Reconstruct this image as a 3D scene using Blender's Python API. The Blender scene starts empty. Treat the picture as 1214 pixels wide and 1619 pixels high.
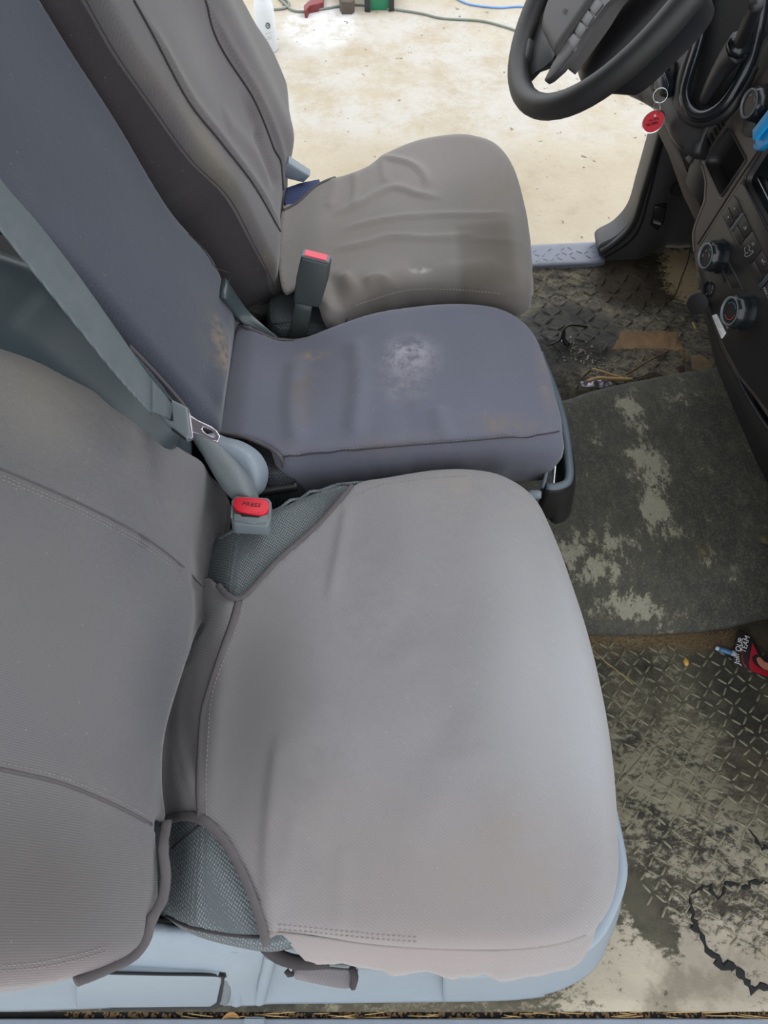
import bpy, bmesh, math, random
import numpy as np
from mathutils import Vector, Matrix, noise
from mathutils.geometry import delaunay_2d_cdt
random.seed(7)
SC = bpy.context.scene
COL = SC.collection
# ------------------------------------------------------------------ camera
W, H, F = 1214.0, 1619.0, 1170.0
PITCH = math.radians(60)
CAM = np.array([0.0, 0.0, 1.25])
FWD = np.array([0, math.cos(PITCH), -math.sin(PITCH)])
UPV = np.array([0, math.sin(PITCH), math.cos(PITCH)])
cam_d = bpy.data.cameras.new('camera')
cam = bpy.data.objects.new('camera', cam_d); COL.objects.link(cam)
cam.location = CAM
cam.rotation_euler = (math.radians(90) - PITCH, 0, 0)
cam_d.sensor_fit = 'VERTICAL'; cam_d.sensor_height = 32; cam_d.lens = 32 * F / H
cam_d.clip_start = 0.02; cam_d.clip_end = 100
SC.camera = cam
# ------------------------------------------------------------------ light
world = bpy.data.worlds.new('world'); SC.world = world; world.use_nodes = True
wn = world.node_tree; wn.nodes.clear()
wo = wn.nodes.new('ShaderNodeOutputWorld'); wb = wn.nodes.new('ShaderNodeBackground')
wt = wn.nodes.new('ShaderNodeTexCoord'); wr = wn.nodes.new('ShaderNodeValToRGB')
wsx = wn.nodes.new('ShaderNodeSeparateXYZ')
wn.links.new(wt.outputs['Generated'], wsx.inputs[0]); wn.links.new(wsx.outputs['Z'], wr.inputs[0])
wr.color_ramp.elements[0].position = 0.0; wr.color_ramp.elements[0].color = (0.86, 0.90, 0.94, 1)
wr.color_ramp.elements[1].position = 1.0; wr.color_ramp.elements[1].color = (1.0, 1.02, 1.08, 1)
wn.links.new(wr.outputs[0], wb.inputs[0]); wb.inputs[1].default_value = 1.0
wn.links.new(wb.outputs[0], wo.inputs[0])
sun_d = bpy.data.lights.new('sun', 'SUN'); sun_d.energy = 0.35; sun_d.angle = math.radians(25)
sun_d.color = (1.0, 0.97, 0.92)
sun = bpy.data.objects.new('sun', sun_d); COL.objects.link(sun)
sun.rotation_euler = (math.radians(-25), math.radians(38), 0)
SC.view_settings.view_transform = 'Standard'; SC.view_settings.look = 'None'
SC.view_settings.gamma = 1; SC.view_settings.use_curve_mapping = False
SC.view_settings.exposure = 1.1
SC.cycles.use_denoising = True
SC.cycles.max_bounces = 8; SC.cycles.diffuse_bounces = 4

# ------------------------------------------------------------------ frames
class Frame:
    """A real plane in the van: origin, two axes in it and its normal."""
    def __init__(s, o, u, v):
        s.o = np.array(o, float); u = np.array(u, float); v = np.array(v, float)
        s.u = u / np.linalg.norm(u); v = v - s.u * (v @ s.u); s.v = v / np.linalg.norm(v)
        s.n = np.cross(s.u, s.v)
    def px(s, x, y, w=0.0):
        d = FWD + np.array([1, 0, 0]) * (x - W / 2) / F + UPV * (H / 2 - y) / F
        o = s.o + s.n * w
        t = ((o - CAM) @ s.n) / (d @ s.n)
        p = CAM + t * d - s.o
        return np.array([p @ s.u, p @ s.v])
    def at(s, a, b, w=0.0):
        return s.o + s.u * a + s.v * b + s.n * w
    def P(s, x, y, w=0.0):
        a = s.px(x, y, w); return s.at(a[0], a[1], w)
def ZF(z): return Frame((0, 0, z), (1, 0, 0), (0, 1, 0))
def lean(xj, y, z, deg):
    a = math.radians(deg)
    return Frame((xj, y, z), (0, 1, 0), (-math.sin(a), 0, math.cos(a)))
def plane3(a, b, c):
    a, b, c = map(np.array, (a, b, c)); return Frame(a, b - a, c - a)

def catmull(P, step, closed=True):
    P = [np.array(p, float) for p in P]; n = len(P); out = []
    for i in range(n if closed else n - 1):
        if closed: a, b, c, d = P[i - 1], P[i], P[(i + 1) % n], P[(i + 2) % n]
        else: a, b, c, d = P[max(i - 1, 0)], P[i], P[i + 1], P[min(i + 2, n - 1)]
        k = max(1, int(math.ceil(np.linalg.norm((c - b)[:3 if len(b) > 2 and not closed else 2]) / step)))
        for j in range(k):
            t = j / k
            out.append(0.5 * ((2 * b) + (-a + c) * t + (2 * a - 5 * b + 4 * c - d) * t * t + (-a + 3 * b - 3 * c + d) * t ** 3))
    if not closed: out.append(P[-1])
    return np.array(out)
def linsub(P, step, closed=True):
    P = [np.array(p, float) for p in P]; n = len(P); out = []
    for i in range(n if closed else n - 1):
        b, c = P[i], P[(i + 1) % n]
        k = max(1, int(math.ceil(np.linalg.norm((c - b)[:2]) / step)))
        for j in range(k): out.append(b + (c - b) * j / k)
    if not closed: out.append(P[-1])
    return np.array(out)
def inside(pts, poly):
    x, y = pts[:, 0], pts[:, 1]; r = np.zeros(len(pts), bool); n = len(poly); j = n - 1
    for i in range(n):
        xi, yi = poly[i][:2]; xj, yj = poly[j][:2]
        if yi != yj: r ^= ((yi > y) != (yj > y)) & (x < (xj - xi) * (y - yi) / (yj - yi) + xi)
        j = i
    return r
def segdist(pts, A, B):
    """distance of every point to every segment; also the parameter and the signed side"""
    d = B - A; L2 = np.maximum((d ** 2).sum(1), 1e-12)
    ap = pts[:, None, :] - A[None]
    t = np.clip((ap * d[None]).sum(2) / L2[None], 0, 1)
    v = ap - t[..., None] * d[None]
    return np.sqrt((v ** 2).sum(2)), t, np.sign(d[None, :, 0] * ap[..., 1] - d[None, :, 1] * ap[..., 0])

# ------------------------------------------------------------------ objects
def link(name, me, mat=None, parent=None, smooth=True):
    if smooth: me.polygons.foreach_set('use_smooth', [True] * len(me.polygons))
    o = bpy.data.objects.new(name, me); COL.objects.link(o)
    if mat is not None: me.materials.append(mat)
    if parent is not None:
        o.parent = parent; o.matrix_parent_inverse = PINV[parent.name]
    PINV[o.name] = PINV.get(parent.name, Matrix()) if parent is not None else Matrix()
    MADE.append(o); return o
PINV = {}; MADE = []
def tag(o, label=None, cat=None, group=None, kind=None):
    if label: o['label'] = label
    if cat: o['category'] = cat
    if group: o['group'] = group
    if kind: o['kind'] = kind
    return o
def thing(name, loc, label, cat, group=None, kind=None):
    o = bpy.data.objects.new(name, None); COL.objects.link(o); o.location = Vector([float(v) for v in loc])
    o.empty_display_size = 0.05
    PINV[o.name] = Matrix.Translation(o.location).inverted()
    return tag(o, label, cat, group, kind)
def from_bm(name, bm, mat, parent=None, smooth=True):
    me = bpy.data.meshes.new(name); bm.to_mesh(me); bm.free(); return link(name, me, mat, parent, smooth)

class Sheet:
    """A draped surface over a frame: an outline, a height function, rolled borders, folds and a skirt."""
    def __init__(s, fr, outline, step=0.006, base=None, r=0.0, folds=(), skirt=None, holes=(), hole_skirt=None, spline=True, world=False, lump=0.0, lscale=6.0, tuck=0.25, skd=None):
        s.skd = skd
        s.fr, s.base, s.folds, s.lump, s.ls = fr, base or (lambda a, b: a * 0.0), [], lump, lscale
        pts = []
        for p in outline:
            rr = p[2] if len(p) > 2 else r; wf = p[3] if len(p) > 3 else 0.6
            if world: a = np.array(p[:2], float)
            else:
                w = 0.0
                for _ in range(5):
                    a = fr.px(p[0], p[1], w); w = float(s.base(np.array([a[0]]), np.array([a[1]]))[0]) - rr * wf
            pts.append([a[0], a[1], rr])
        ol = catmull(pts, step) if spline else linsub(pts, step)
        ar = 0.5 * np.sum(ol[:, 0] * np.roll(ol[:, 1], -1) - np.roll(ol[:, 0], -1) * ol[:, 1])
        if ar < 0: ol = ol[::-1].copy()
        ol[:, 2] = np.maximum(ol[:, 2], 0)
        s.ol = ol; s.step = step; s.skirt = skirt; s.hsk = hole_skirt; s.tuck = tuck
        for f in folds:
            pl = []
            for q in f[0]:
                w = 0.0
                for _ in range(4):
                    a = fr.px(q[0], q[1], w); w = float(s.base(np.array([a[0]]), np.array([a[1]]))[0])
                pl.append(a)
            pl = catmull(pl, 0.012, False)
            s.folds.append((pl, f[1], f[2], f[3] if len(f) > 3 else 'g'))
        s.holes = []
        for h in holes:
            hp = [fr.px(q[0], q[1], 0) for q in h] if not world else [np.array(q, float) for q in h]
            hp = linsub(hp, step)
            if 0.5 * np.sum(hp[:, 0] * np.roll(hp[:, 1], -1) - np.roll(hp[:, 0], -1) * hp[:, 1]) < 0: hp = hp[::-1].copy()
            s.holes.append(hp)
    def h(s, pts, roll=True):
        pts = np.atleast_2d(pts); z = s.base(pts[:, 0], pts[:, 1]).astype(float)
        if roll and s.ol[:, 2].max() > 0:
            A = s.ol[:, :2]; B = np.roll(A, -1, 0); R = s.ol[:, 2]
            for k in range(0, len(pts), 4000):
                D, t, _ = segdist(pts[k:k + 4000], A, B)
                RR = R[None] * (1 - t) + np.roll(R, -1)[None] * t
                q = np.clip(1 - D / np.maximum(RR, 1e-6), 0, 1)
                dr = RR * (1 - np.sqrt(np.maximum(1 - q * q, 0)))
                z[k:k + 4000] -= dr.max(1)
        for pl, amp, wd, kind in s.folds:
            D, t, sg = segdist(pts, pl[:-1], pl[1:])
            i = D.argmin(1); d = D[np.arange(len(pts)), i]
            n = len(pl) - 1; al = (i + t[np.arange(len(pts)), i]) / n
            tp = np.clip(np.minimum(al, 1 - al) * 5, 0, 1); tp = tp * tp * (3 - 2 * tp)
            if kind == 'e': tp = 1.0
            x = d / wd; sd = sg[np.arange(len(pts)), i]
            if kind in 'ge': z += amp * tp * np.exp(-x * x)
            elif kind == 'c': z += amp * tp * (0.5 + 0.5 * np.tanh(x * sd * 2.2)) * np.exp(-np.where(sd > 0, x * x * 0.25, x * x * 2.5))
        if s.lump:
            z += np.array([s.lump * noise.noise(Vector((p[0] * s.ls, p[1] * s.ls, 3.1))) for p in pts])
        return z
    def uv(s, x, y, off=0.0):
        w = 0.0
        for _ in range(8):
            a = s.fr.px(x, y, w); w = float(s.h(a[None])[0]) + off
        return a, w
    def P(s, x, y, off=0.0):
        a, w = s.uv(x, y, off); return s.fr.at(a[0], a[1], w)
    def build(s, name, mat, parent=None):
        ol = s.ol; nb = len(ol); A = ol[:, :2]; B = np.roll(A, -1, 0)
        lo, hi = A.min(0), A.max(0); st = s.step
        gx = np.arange(lo[0], hi[0], st); gy = np.arange(lo[1], hi[1], st * 0.87)
        g = np.array([(x + (0.5 * st if j % 2 else 0), y) for j, y in enumerate(gy) for x in gx])
        g = g[inside(g, A)]
        keep = np.ones(len(g), bool)
        for k in range(0, len(g), 4000):
            D, _, _ = segdist(g[k:k + 4000], A, B); keep[k:k + 4000] = D.min(1) > st * 0.5
        g = g[keep]
        for hp in s.holes:
            g = g[~inside(g, hp)]
            if len(g):
                D, _, _ = segdist(g, hp, np.roll(hp, -1, 0)); g = g[D.min(1) > st * 0.4]
        extra = []
        tg = np.roll(A, -1, 0) - np.roll(A, 1, 0); tg /= np.maximum(np.linalg.norm(tg, axis=1), 1e-9)[:, None]
        nout = np.stack([tg[:, 1], -tg[:, 0]], 1)
        if ol[:, 2].max() > 0:
            for q in (0.03, 0.12):
                e = A - nout * (ol[:, 2:3] * q); ok = (ol[:, 2] * q > 0.0004); e = e[ok]
                e = e[inside(e, A)]
                if len(e): extra.append(e)
        allp = [A] + [hp for hp in s.holes] + [g] + extra
        off = [0]
        for a in allp: off.append(off[-1] + len(a))
        V = np.concatenate(allp); edges = [(i, (i + 1) % nb) for i in range(nb)]
        for k, hp in enumerate(s.holes):
            m = len(hp); o = off[1 + k]; edges += [(o + i, o + (i + 1) % m) for i in range(m)]
        vs, es, fs, ov, oe, of = delaunay_2d_cdt([Vector(p) for p in V], edges, [], 1 if not s.holes else 0, 1e-7, True)
        vs = np.array([(v.x, v.y) for v in vs]); inv = {}
        for i, o in enumerate(ov):
            for q in o: inv[q] = i
        fs = [f for f in fs if len(f) == 3]
        if len(fs):
            fa = np.array(fs); c = vs[fa].mean(1); ok = inside(c, A)
            for hp in s.holes: ok &= ~inside(c, hp)
            a2 = (vs[fa[:, 1]] - vs[fa[:, 0]]); b2 = (vs[fa[:, 2]] - vs[fa[:, 0]])
            cr = a2[:, 0] * b2[:, 1] - a2[:, 1] * b2[:, 0]
            fa[cr < 0] = fa[cr < 0][:, ::-1]; ok &= np.abs(cr) > 1e-12
            fs = [tuple(int(q) for q in f) for f in fa[ok]]
        w = s.h(vs); P3 = [s.fr.at(p[0], p[1], ww) for p, ww in zip(vs, w)]
        bl = [inv[i] for i in range(nb)]; s.ntop = len(fs)
        if s.skirt is not None:
            prof = s.skirt; prev = bl
            rr = np.clip(ol[:, 2] / max(ol[:, 2].max(), 1e-6), 0, 1) if ol[:, 2].max() > 0 else np.ones(nb)
            sc = np.where(rr > s.tuck, 1.0, 0.06)
            k = np.ones(5) / 5; sc = np.convolve(np.r_[sc[-2:], sc, sc[:2]], k, 'valid')
            arc = np.cumsum(np.linalg.norm(B - A, axis=1))
            for (o_, dz, ga) in prof:
                ring = []
                for i in range(nb):
                    gth = ga * (noise.noise(Vector((arc[i] * 28, 0.3, 1.7))) + 0.6 * noise.noise(Vector((arc[i] * 70, 5.3, 1.7)))) if ga else 0
                    o2_ = o_ * (s.skd(nout[i]) if s.skd else 1)
                    q = A[i] + nout[i] * (o2_ + gth) * sc[i]
                    ring.append(len(P3)); P3.append(s.fr.at(q[0], q[1], w[bl[i]] - dz * sc[i]))
                for i in range(nb):
                    j = (i + 1) % nb
                    if prev[i] != prev[j]: fs.append((prev[j], prev[i], ring[i], ring[j]))
                prev = ring
        s.hidx = []
        if s.hsk:
            for k, hp in enumerate(s.holes):
                m = len(hp); hb = [inv[off[1 + k] + i] for i in range(m)]; ring = []
                for i in range(m):
                    ring.append(len(P3)); P3.append(s.fr.at(hp[i][0], hp[i][1], w[hb[i]] - s.hsk))
                for i in range(m):
                    j = (i + 1) % m; s.hidx.append(len(fs)); fs.append((hb[i], hb[j], ring[j], ring[i]))
        me = bpy.data.meshes.new(name); me.from_pydata([tuple(p) for p in P3], [], fs); me.update()
        s.obj = link(name, me, mat, parent); return s.obj

def tube(name, pts, r, mat, parent=None, closed=False, seg=8, smooth_pts=True, step=0.006, flat=1.0, up=None):
    """round or flattened tube through world points"""
    P = np.array([np.array(p, float) for p in pts])
    if smooth_pts:
        out = []; n = len(P)
        for i in range(n if closed else n - 1):
            if closed: a, b, c, d = P[i - 1], P[i], P[(i + 1) % n], P[(i + 2) % n]
            else: a, b, c, d = P[max(i - 1, 0)], P[i], P[i + 1], P[min(i + 2, n - 1)]
            k = max(1, int(np.linalg.norm(c - b) / step))
            for j in range(k):
                t = j / k
                out.append(0.5 * ((2 * b) + (-a + c) * t + (2 * a - 5 * b + 4 * c - d) * t * t + (-a + 3 * b - 3 * c + d) * t ** 3))
        if not closed: out.append(P[-1])
        P = np.array(out)
    n = len(P); T = (np.roll(P, -1, 0) - np.roll(P, 1, 0)) if closed else np.gradient(P, axis=0)
    T /= np.maximum(np.linalg.norm(T, axis=1), 1e-9)[:, None]
    ref = np.array(up if up is not None else (0, 0, 1.0), float)
    if up is None and abs(T[0] @ ref) > 0.9: ref = np.array([1.0, 0, 0])
    vs, fs = [], []
    for i in range(n):
        if up is not None or i == 0:
            s_ = np.cross(T[i], ref)
            if np.linalg.norm(s_) < 1e-6: s_ = np.cross(T[i], [0.3, 0.8, 0.1])
        else:
            s_ = np.cross(T[i], ref)
        s_ /= np.linalg.norm(s_); u_ = np.cross(s_, T[i])
        if up is None: ref = u_
        rr = r(i / max(n - 1, 1)) if callable(r) else r
        for k in range(seg):
            an = 2 * math.pi * k / seg
            vs.append(P[i] + rr * (math.cos(an) * s_ + math.sin(an) * u_ * flat))
    for i in range(n if closed else n - 1):
        for k in range(seg):
            a, b = i * seg + k, i * seg + (k + 1) % seg; j = (i + 1) % n
            fs.append((a, b, j * seg + (k + 1) % seg, j * seg + k))
    if not closed:
        fs.append(tuple(range(seg))[::-1]); fs.append(tuple((n - 1) * seg + k for k in range(seg)))
    me = bpy.data.meshes.new(name); me.from_pydata([tuple(v) for v in vs], [], fs); me.update()
    return link(name, me, mat, parent)

def ribbon(name, L, R, th, mat, parent=None, step=0.01):
    """flat strap between two rows of world points, with thickness"""
    L = catmull3(L, step); R = catmull3(R, step, len(L)); n = len(L); vs, fs = [], []
    for i in range(n):
        a, b = L[i], R[i]; t = L[min(i + 1, n - 1)] - L[max(i - 1, 0)]
        nn = np.cross(b - a, t); nn /= np.linalg.norm(nn)
        for q, k in ((0.0, 0.55), (0.06, 1), (0.94, 1), (1.0, 0.55), (0.94, -1), (0.06, -1)):
            vs.append(a + (b - a) * q + nn * th * 0.5 * k)
    for i in range(n - 1):
        for k in range(6):
            fs.append((i * 6 + k, i * 6 + (k + 1) % 6, (i + 1) * 6 + (k + 1) % 6, (i + 1) * 6 + k))
    fs.append(tuple(range(6))[::-1]); fs.append(tuple((n - 1) * 6 + k for k in range(6)))
    me = bpy.data.meshes.new(name); me.from_pydata([tuple(v) for v in vs], [], fs); me.update()
    return link(name, me, mat, parent)
def catmull3(P, step, n=None):
    P = np.array([np.array(p, float) for p in P]); out = []; m = len(P)
    for i in range(m - 1):
        a, b, c, d = P[max(i - 1, 0)], P[i], P[i + 1], P[min(i + 2, m - 1)]
        for j in range(20):
            t = j / 20
            out.append(0.5 * ((2 * b) + (-a + c) * t + (2 * a - 5 * b + 4 * c - d) * t * t + (-a + 3 * b - 3 * c + d) * t ** 3))
    out.append(P[-1]); out = np.array(out)
    L = np.r_[0, np.cumsum(np.linalg.norm(np.diff(out, axis=0), axis=1))]
    n = n or max(4, int(L[-1] / step)); q = np.linspace(0, L[-1], n)
    return np.stack([np.interp(q, L, out[:, k]) for k in range(3)], 1)
def basis(o, x, z):
    z = np.array(z, float); z /= np.linalg.norm(z); x = np.array(x, float); x = x - z * (x @ z); x /= np.linalg.norm(x)
    y = np.cross(z, x); return Matrix(((x[0], y[0], z[0], o[0]), (x[1], y[1], z[1], o[1]), (x[2], y[2], z[2], o[2]), (0, 0, 0, 1)))
def lathe(name, prof, o, axis, mat, parent=None, seg=32, xdir=(0.1, 0.9, 0.2), flutes=0, fa=0.0, sx=1.0, sy=1.0, caps=True):
    M = basis(o, xdir, axis); vs, fs = [], []; n = len(prof)
    for (r, z) in prof:
        for k in range(seg):
            an = 2 * math.pi * k / seg; rr = r * (1 + (fa * math.cos(flutes * an) if flutes and r > 0 else 0))
            vs.append(tuple(M @ Vector((rr * sx * math.cos(an), rr * sy * math.sin(an), z))))
    for i in range(n - 1):
        for k in range(seg):
            k2 = (k + 1) % seg; fs.append((i * seg + k, i * seg + k2, (i + 1) * seg + k2, (i + 1) * seg + k))
    if caps and prof[0][0] > 1e-5: fs.append(tuple(range(seg))[::-1])
    if caps and prof[-1][0] > 1e-5: fs.append(tuple((n - 1) * seg + k for k in range(seg)))
    me = bpy.data.meshes.new(name); me.from_pydata(vs, [], fs); me.update()
    o_ = link(name, me, mat, parent)
    bm = bmesh.new(); bm.from_mesh(me); bmesh.ops.remove_doubles(bm, verts=bm.verts, dist=1e-6)
    bmesh.ops.recalc_face_normals(bm, faces=bm.faces); bm.to_mesh(me); bm.free()
    sharp(o_); return o_
def sharp(o, ang=40):
    me = o.data; bm = bmesh.new(); bm.from_mesh(me)
    for e in bm.edges:
        e.smooth = not (len(e.link_faces) == 2 and e.calc_face_angle(0) > math.radians(ang))
    bm.to_mesh(me); bm.free()
def slab(name, fr, poly, w0, w1, mat, parent=None, bev=0.001, world=False, spline=False, step=0.004):
    """a bevelled plate: polygon in a frame extruded from w0 to w1 (w1 is the face)"""
    pts = [np.array(p[:2], float) if world else fr.px(p[0], p[1], w1) for p in poly]
    if spline: pts = list(catmull(pts, step)[:, :2])
    a = np.array(pts)
    if 0.5 * np.sum(a[:, 0] * np.roll(a[:, 1], -1) - np.roll(a[:, 0], -1) * a[:, 1]) < 0: pts = pts[::-1]
    bm = bmesh.new()
    lo = [bm.verts.new(Vector(fr.at(p[0], p[1], w0))) for p in pts]; hi = [bm.verts.new(Vector(fr.at(p[0], p[1], w1))) for p in pts]
    n = len(pts); top = bm.faces.new(hi); bm.faces.new(lo[::-1])
    for i in range(n): bm.faces.new((lo[i], lo[(i + 1) % n], hi[(i + 1) % n], hi[i]))
    if bev:
        bmesh.ops.bevel(bm, geom=list(top.edges), offset=bev, segments=2, affect='EDGES', profile=0.5)
    bmesh.ops.recalc_face_normals(bm, faces=bm.faces)
    o = from_bm(name, bm, mat, parent); sharp(o, 50); return o
def text(name, s, fr, p0, p1, size, mat, parent=None, w=0.0, ext=0.0002, shear=0.0, world_px=None):
    cu = bpy.data.curves.new(name, 'FONT'); cu.body = s; cu.size = size; cu.extrude = ext; cu.shear = shear; cu.resolution_u = 3
    cu.align_x = 'CENTER'; cu.align_y = 'CENTER'
    t = bpy.data.objects.new(name, cu); COL.objects.link(t)
    me = bpy.data.meshes.new_from_object(t); COL.objects.unlink(t); bpy.data.objects.remove(t)
    a, b = fr.P(*p0, w), fr.P(*p1, w); M = basis((a + b) / 2, b - a, fr.n); me.transform(M)
    me.name = name; return link(name, me, mat, parent, False)

# ------------------------------------------------------------------ materials
def sr(r, g, b):
    f = lambda c: (c / 255 / 12.92) if c / 255 <= 0.04045 else ((c / 255 + 0.055) / 1.055) ** 2.4
    return (f(r), f(g), f(b), 1)
class MB:
    def __init__(s, name, rough=0.6, metal=0.0, spec=0.5):
        s.m = bpy.data.materials.new(name); s.m.use_nodes = True; s.t = s.m.node_tree
        s.b = s.t.nodes['Principled BSDF']; s.b.inputs['Roughness'].default_value = rough
        s.b.inputs['Metallic'].default_value = metal; s.b.inputs['Specular IOR Level'].default_value = spec
        s.tc = s.n('ShaderNodeTexCoord'); s.co = s.tc.outputs['Object']; s.bump_h = None
    def n(s, t): return s.t.nodes.new(t)
    def l(s, a, b): s.t.links.new(a, b)
    def noise(s, scale, detail=4, rough=0.6, sc=(1, 1, 1), rot=(0, 0, 0), dist=0.0):
        mp = s.n('ShaderNodeMapping'); mp.inputs['Scale'].default_value = sc; mp.inputs['Rotation'].default_value = rot
        s.l(s.co, mp.inputs[0]); nz = s.n('ShaderNodeTexNoise'); nz.inputs['Scale'].default_value = scale
        nz.inputs['Detail'].default_value = detail; nz.inputs['Roughness'].default_value = rough
        nz.inputs['Distortion'].default_value = dist
        s.l(mp.outputs[0], nz.inputs['Vector']); return nz.outputs['Fac']
    def ramp(s, v, a, b, ca=0.0, cb=1.0):
        r = s.n('ShaderNodeMapRange'); r.interpolation_type = 'SMOOTHSTEP'
        for k, x in zip((1, 2, 3, 4), (a, b, ca, cb)): r.inputs[k].default_value = x
        s.l(v, r.inputs[0]); return r.outputs[0]
    def math(s, op, a, b=None):
        m = s.n('ShaderNodeMath'); m.operation = op
        for k, x in enumerate((a, b)):
            if x is None: continue
            if isinstance(x, (int, float)): m.inputs[k].default_value = x
            else: s.l(x, m.inputs[k])
        return m.outputs[0]
    def mix(s, f, a, b):
        m = s.n('ShaderNodeMix'); m.data_type = 'RGBA'
        for k, x in ((0, f), (6, a), (7, b)):
            if isinstance(x, (int, float, tuple)): m.inputs[k].default_value = x
            else: s.l(x, m.inputs[k])
        return m.outputs[2]
    def blob(s, c, rad, rot=0.0):
        """1 at a point of the thing, falling to 0 at the radii"""
        mp = s.n('ShaderNodeMapping'); mp.vector_type = 'TEXTURE'
        mp.inputs['Location'].default_value = tuple(float(x) for x in c); mp.inputs['Rotation'].default_value = (0, 0, rot)
        mp.inputs['Scale'].default_value = rad
        s.l(s.co, mp.inputs[0]); g = s.n('ShaderNodeVectorMath'); g.operation = 'LENGTH'; s.l(mp.outputs[0], g.inputs[0])
        return s.ramp(g.outputs['Value'], 0.0, 1.0, 1.0, 0.0)
    def box(s, c, half, soft):
        sx = s.n('ShaderNodeSeparateXYZ'); s.l(s.co, sx.inputs[0]); r = 1.0; out = None
        for k in (0, 1):
            d = s.math('ABSOLUTE', s.math('SUBTRACT', sx.outputs[k], float(c[k]))); f = s.ramp(d, half[k] - soft, half[k] + soft, 1, 0)
            out = f if out is None else s.math('MULTIPLY', out, f)
        return out
    def wave(s, scale, rot, prof='SIN'):
        mp = s.n('ShaderNodeMapping'); mp.inputs['Rotation'].default_value = rot; s.l(s.co, mp.inputs[0])
        w = s.n('ShaderNodeTexWave'); w.inputs['Scale'].default_value = scale; w.wave_profile = prof
        w.inputs['Distortion'].default_value = 0.6; w.inputs['Detail'].default_value = 1; w.inputs['Detail Scale'].default_value = 0.3
        s.l(mp.outputs[0], w.inputs[0]); return w.outputs['Fac']
    def bump(s, h, dist, strength=1.0):
        b = s.n('ShaderNodeBump'); b.inputs['Distance'].default_value = dist; b.inputs['Strength'].default_value = strength
        s.l(h, b.inputs['Height'])
        if s.bump_h is not None: s.l(s.bump_h, b.inputs['Normal'])
        s.bump_h = b.outputs[0]; s.l(s.bump_h, s.b.inputs['Normal'])
    def col(s, c):
        if isinstance(c, tuple): s.b.inputs['Base Color'].default_value = c
        else: s.l(c, s.b.inputs['Base Color'])
        return s.m
def plain(name, c, rough=0.5, metal=0.0, var=0.15, scale=40, bump=0.0, bscale=400, spec=0.5):
    m = MB(name, rough, metal, spec); c = sr(*c) if max(c[:3]) > 1 else c
    n = m.noise(scale, 3)
    dk = tuple(x * (1 - var) for x in c[:3]) + (1,); lt = tuple(min(1, x * (1 + var)) for x in c[:3]) + (1,)
    if bump: m.bump(m.noise(bscale, 2), bump)
    return m.col(m.mix(n, dk, lt))
def fabric(name, c, stains_and_shading=(), twill=0.00025, dust=0.25, tw_rot=(0, 0, 0.5), tscale=95, dustcol=(150, 145, 135), boxes=()):
    m = MB(name, 0.9, spec=0.18); c = sr(*c)
    m.b.inputs['Sheen Weight'].default_value = 0.25; m.b.inputs['Sheen Roughness'].default_value = 0.5
    n = m.noise(5, 5, 0.6); v = m.mix(n, tuple(x * 0.82 for x in c[:3]) + (1,), tuple(x * 1.18 for x in c[:3]) + (1,))
    fine = m.ramp(m.noise(700, 2), 0.3, 0.8); v = m.mix(m.math('MULTIPLY', fine, 0.25), v, tuple(x * 1.5 for x in c[:3]) + (1,))
    if twill:
        w = m.wave(tscale, tw_rot); v = m.mix(m.math('MULTIPLY', w, 0.22), v, tuple(x * 0.55 for x in c[:3]) + (1,)); m.bump(w, twill, 0.8)
    du = m.math('MULTIPLY', m.ramp(m.noise(9, 6, 0.7), 0.5, 0.8), dust)
    v = m.mix(du, v, sr(*dustcol))
    lint = m.ramp(m.noise(330, 1, 0.5), 0.76, 0.80); v = m.mix(m.math('MULTIPLY', lint, 0.35), v, sr(190, 185, 180))
    for (p, rad, sc, st, ns) in stains_and_shading:
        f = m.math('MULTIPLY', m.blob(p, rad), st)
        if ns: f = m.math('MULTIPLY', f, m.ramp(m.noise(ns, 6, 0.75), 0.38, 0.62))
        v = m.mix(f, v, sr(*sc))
    for (p, half, soft, sc, st) in boxes: v = m.mix(m.math('MULTIPLY', m.box(p, half, soft), st), v, sr(*sc))
    m.bump(m.noise(60, 3), 0.0006, 0.6)
    return m.col(v)
ZC = 0.42
CF = ZF(ZC)
def sm(x, a, b):
    t = np.clip((x - a) / (b - a), 0, 1); return t * t * (3 - 2 * t)
# plain materials
M_shield = plain('grey_blue_plastic', (128, 140, 150), 0.5, var=0.06, bump=0.0004, bscale=220)
M_frame = plain('black_seat_frame', (30, 31, 33), 0.6)
M_darkpl = plain('black_plastic', (36, 36, 38), 0.42, var=0.12, bump=0.0001, bscale=900)
M_dash = plain('dash_black', (33, 33, 36), 0.45, var=0.1, bump=0.00015, bscale=700)
M_cons = plain('console_brown_black', (80, 73, 69), 0.5, var=0.1, bump=0.00012, bscale=900)
M_consdk = plain('console_dark', (42, 39, 39), 0.45, var=0.1)
M_gloss = plain('glossy_black', (24, 28, 32), 0.18, var=0.05)
M_rubber = plain('wheel_rubber', (38, 38, 38), 0.5, var=0.25, scale=25, bump=0.0001, bscale=1200)
M_rubdk = plain('soft_black_rubber', (22, 22, 24), 0.6)
M_chrome = plain('chrome', (200, 202, 205), 0.22, metal=1.0, var=0.03)
M_steel = plain('tongue_steel', (190, 182, 192), 0.28, metal=0.9, var=0.05)
M_red = plain('red_plastic', (205, 18, 42), 0.5, var=0.05)
M_redpale = plain('pale_red_plastic', (225, 70, 90), 0.35, var=0.05)
M_buckle = plain('buckle_grey', (98, 108, 112), 0.45, var=0.06)
M_buckdk = plain('buckle_dark_grey', (62, 68, 68), 0.5, var=0.12, scale=60)
M_greenpl = plain('grey_green_plastic', (62, 72, 76), 0.32, var=0.08, bump=0.0002, bscale=500)
M_greenpanel = plain('green_grey_panel', (98, 108, 98), 0.5, var=0.05)
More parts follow.
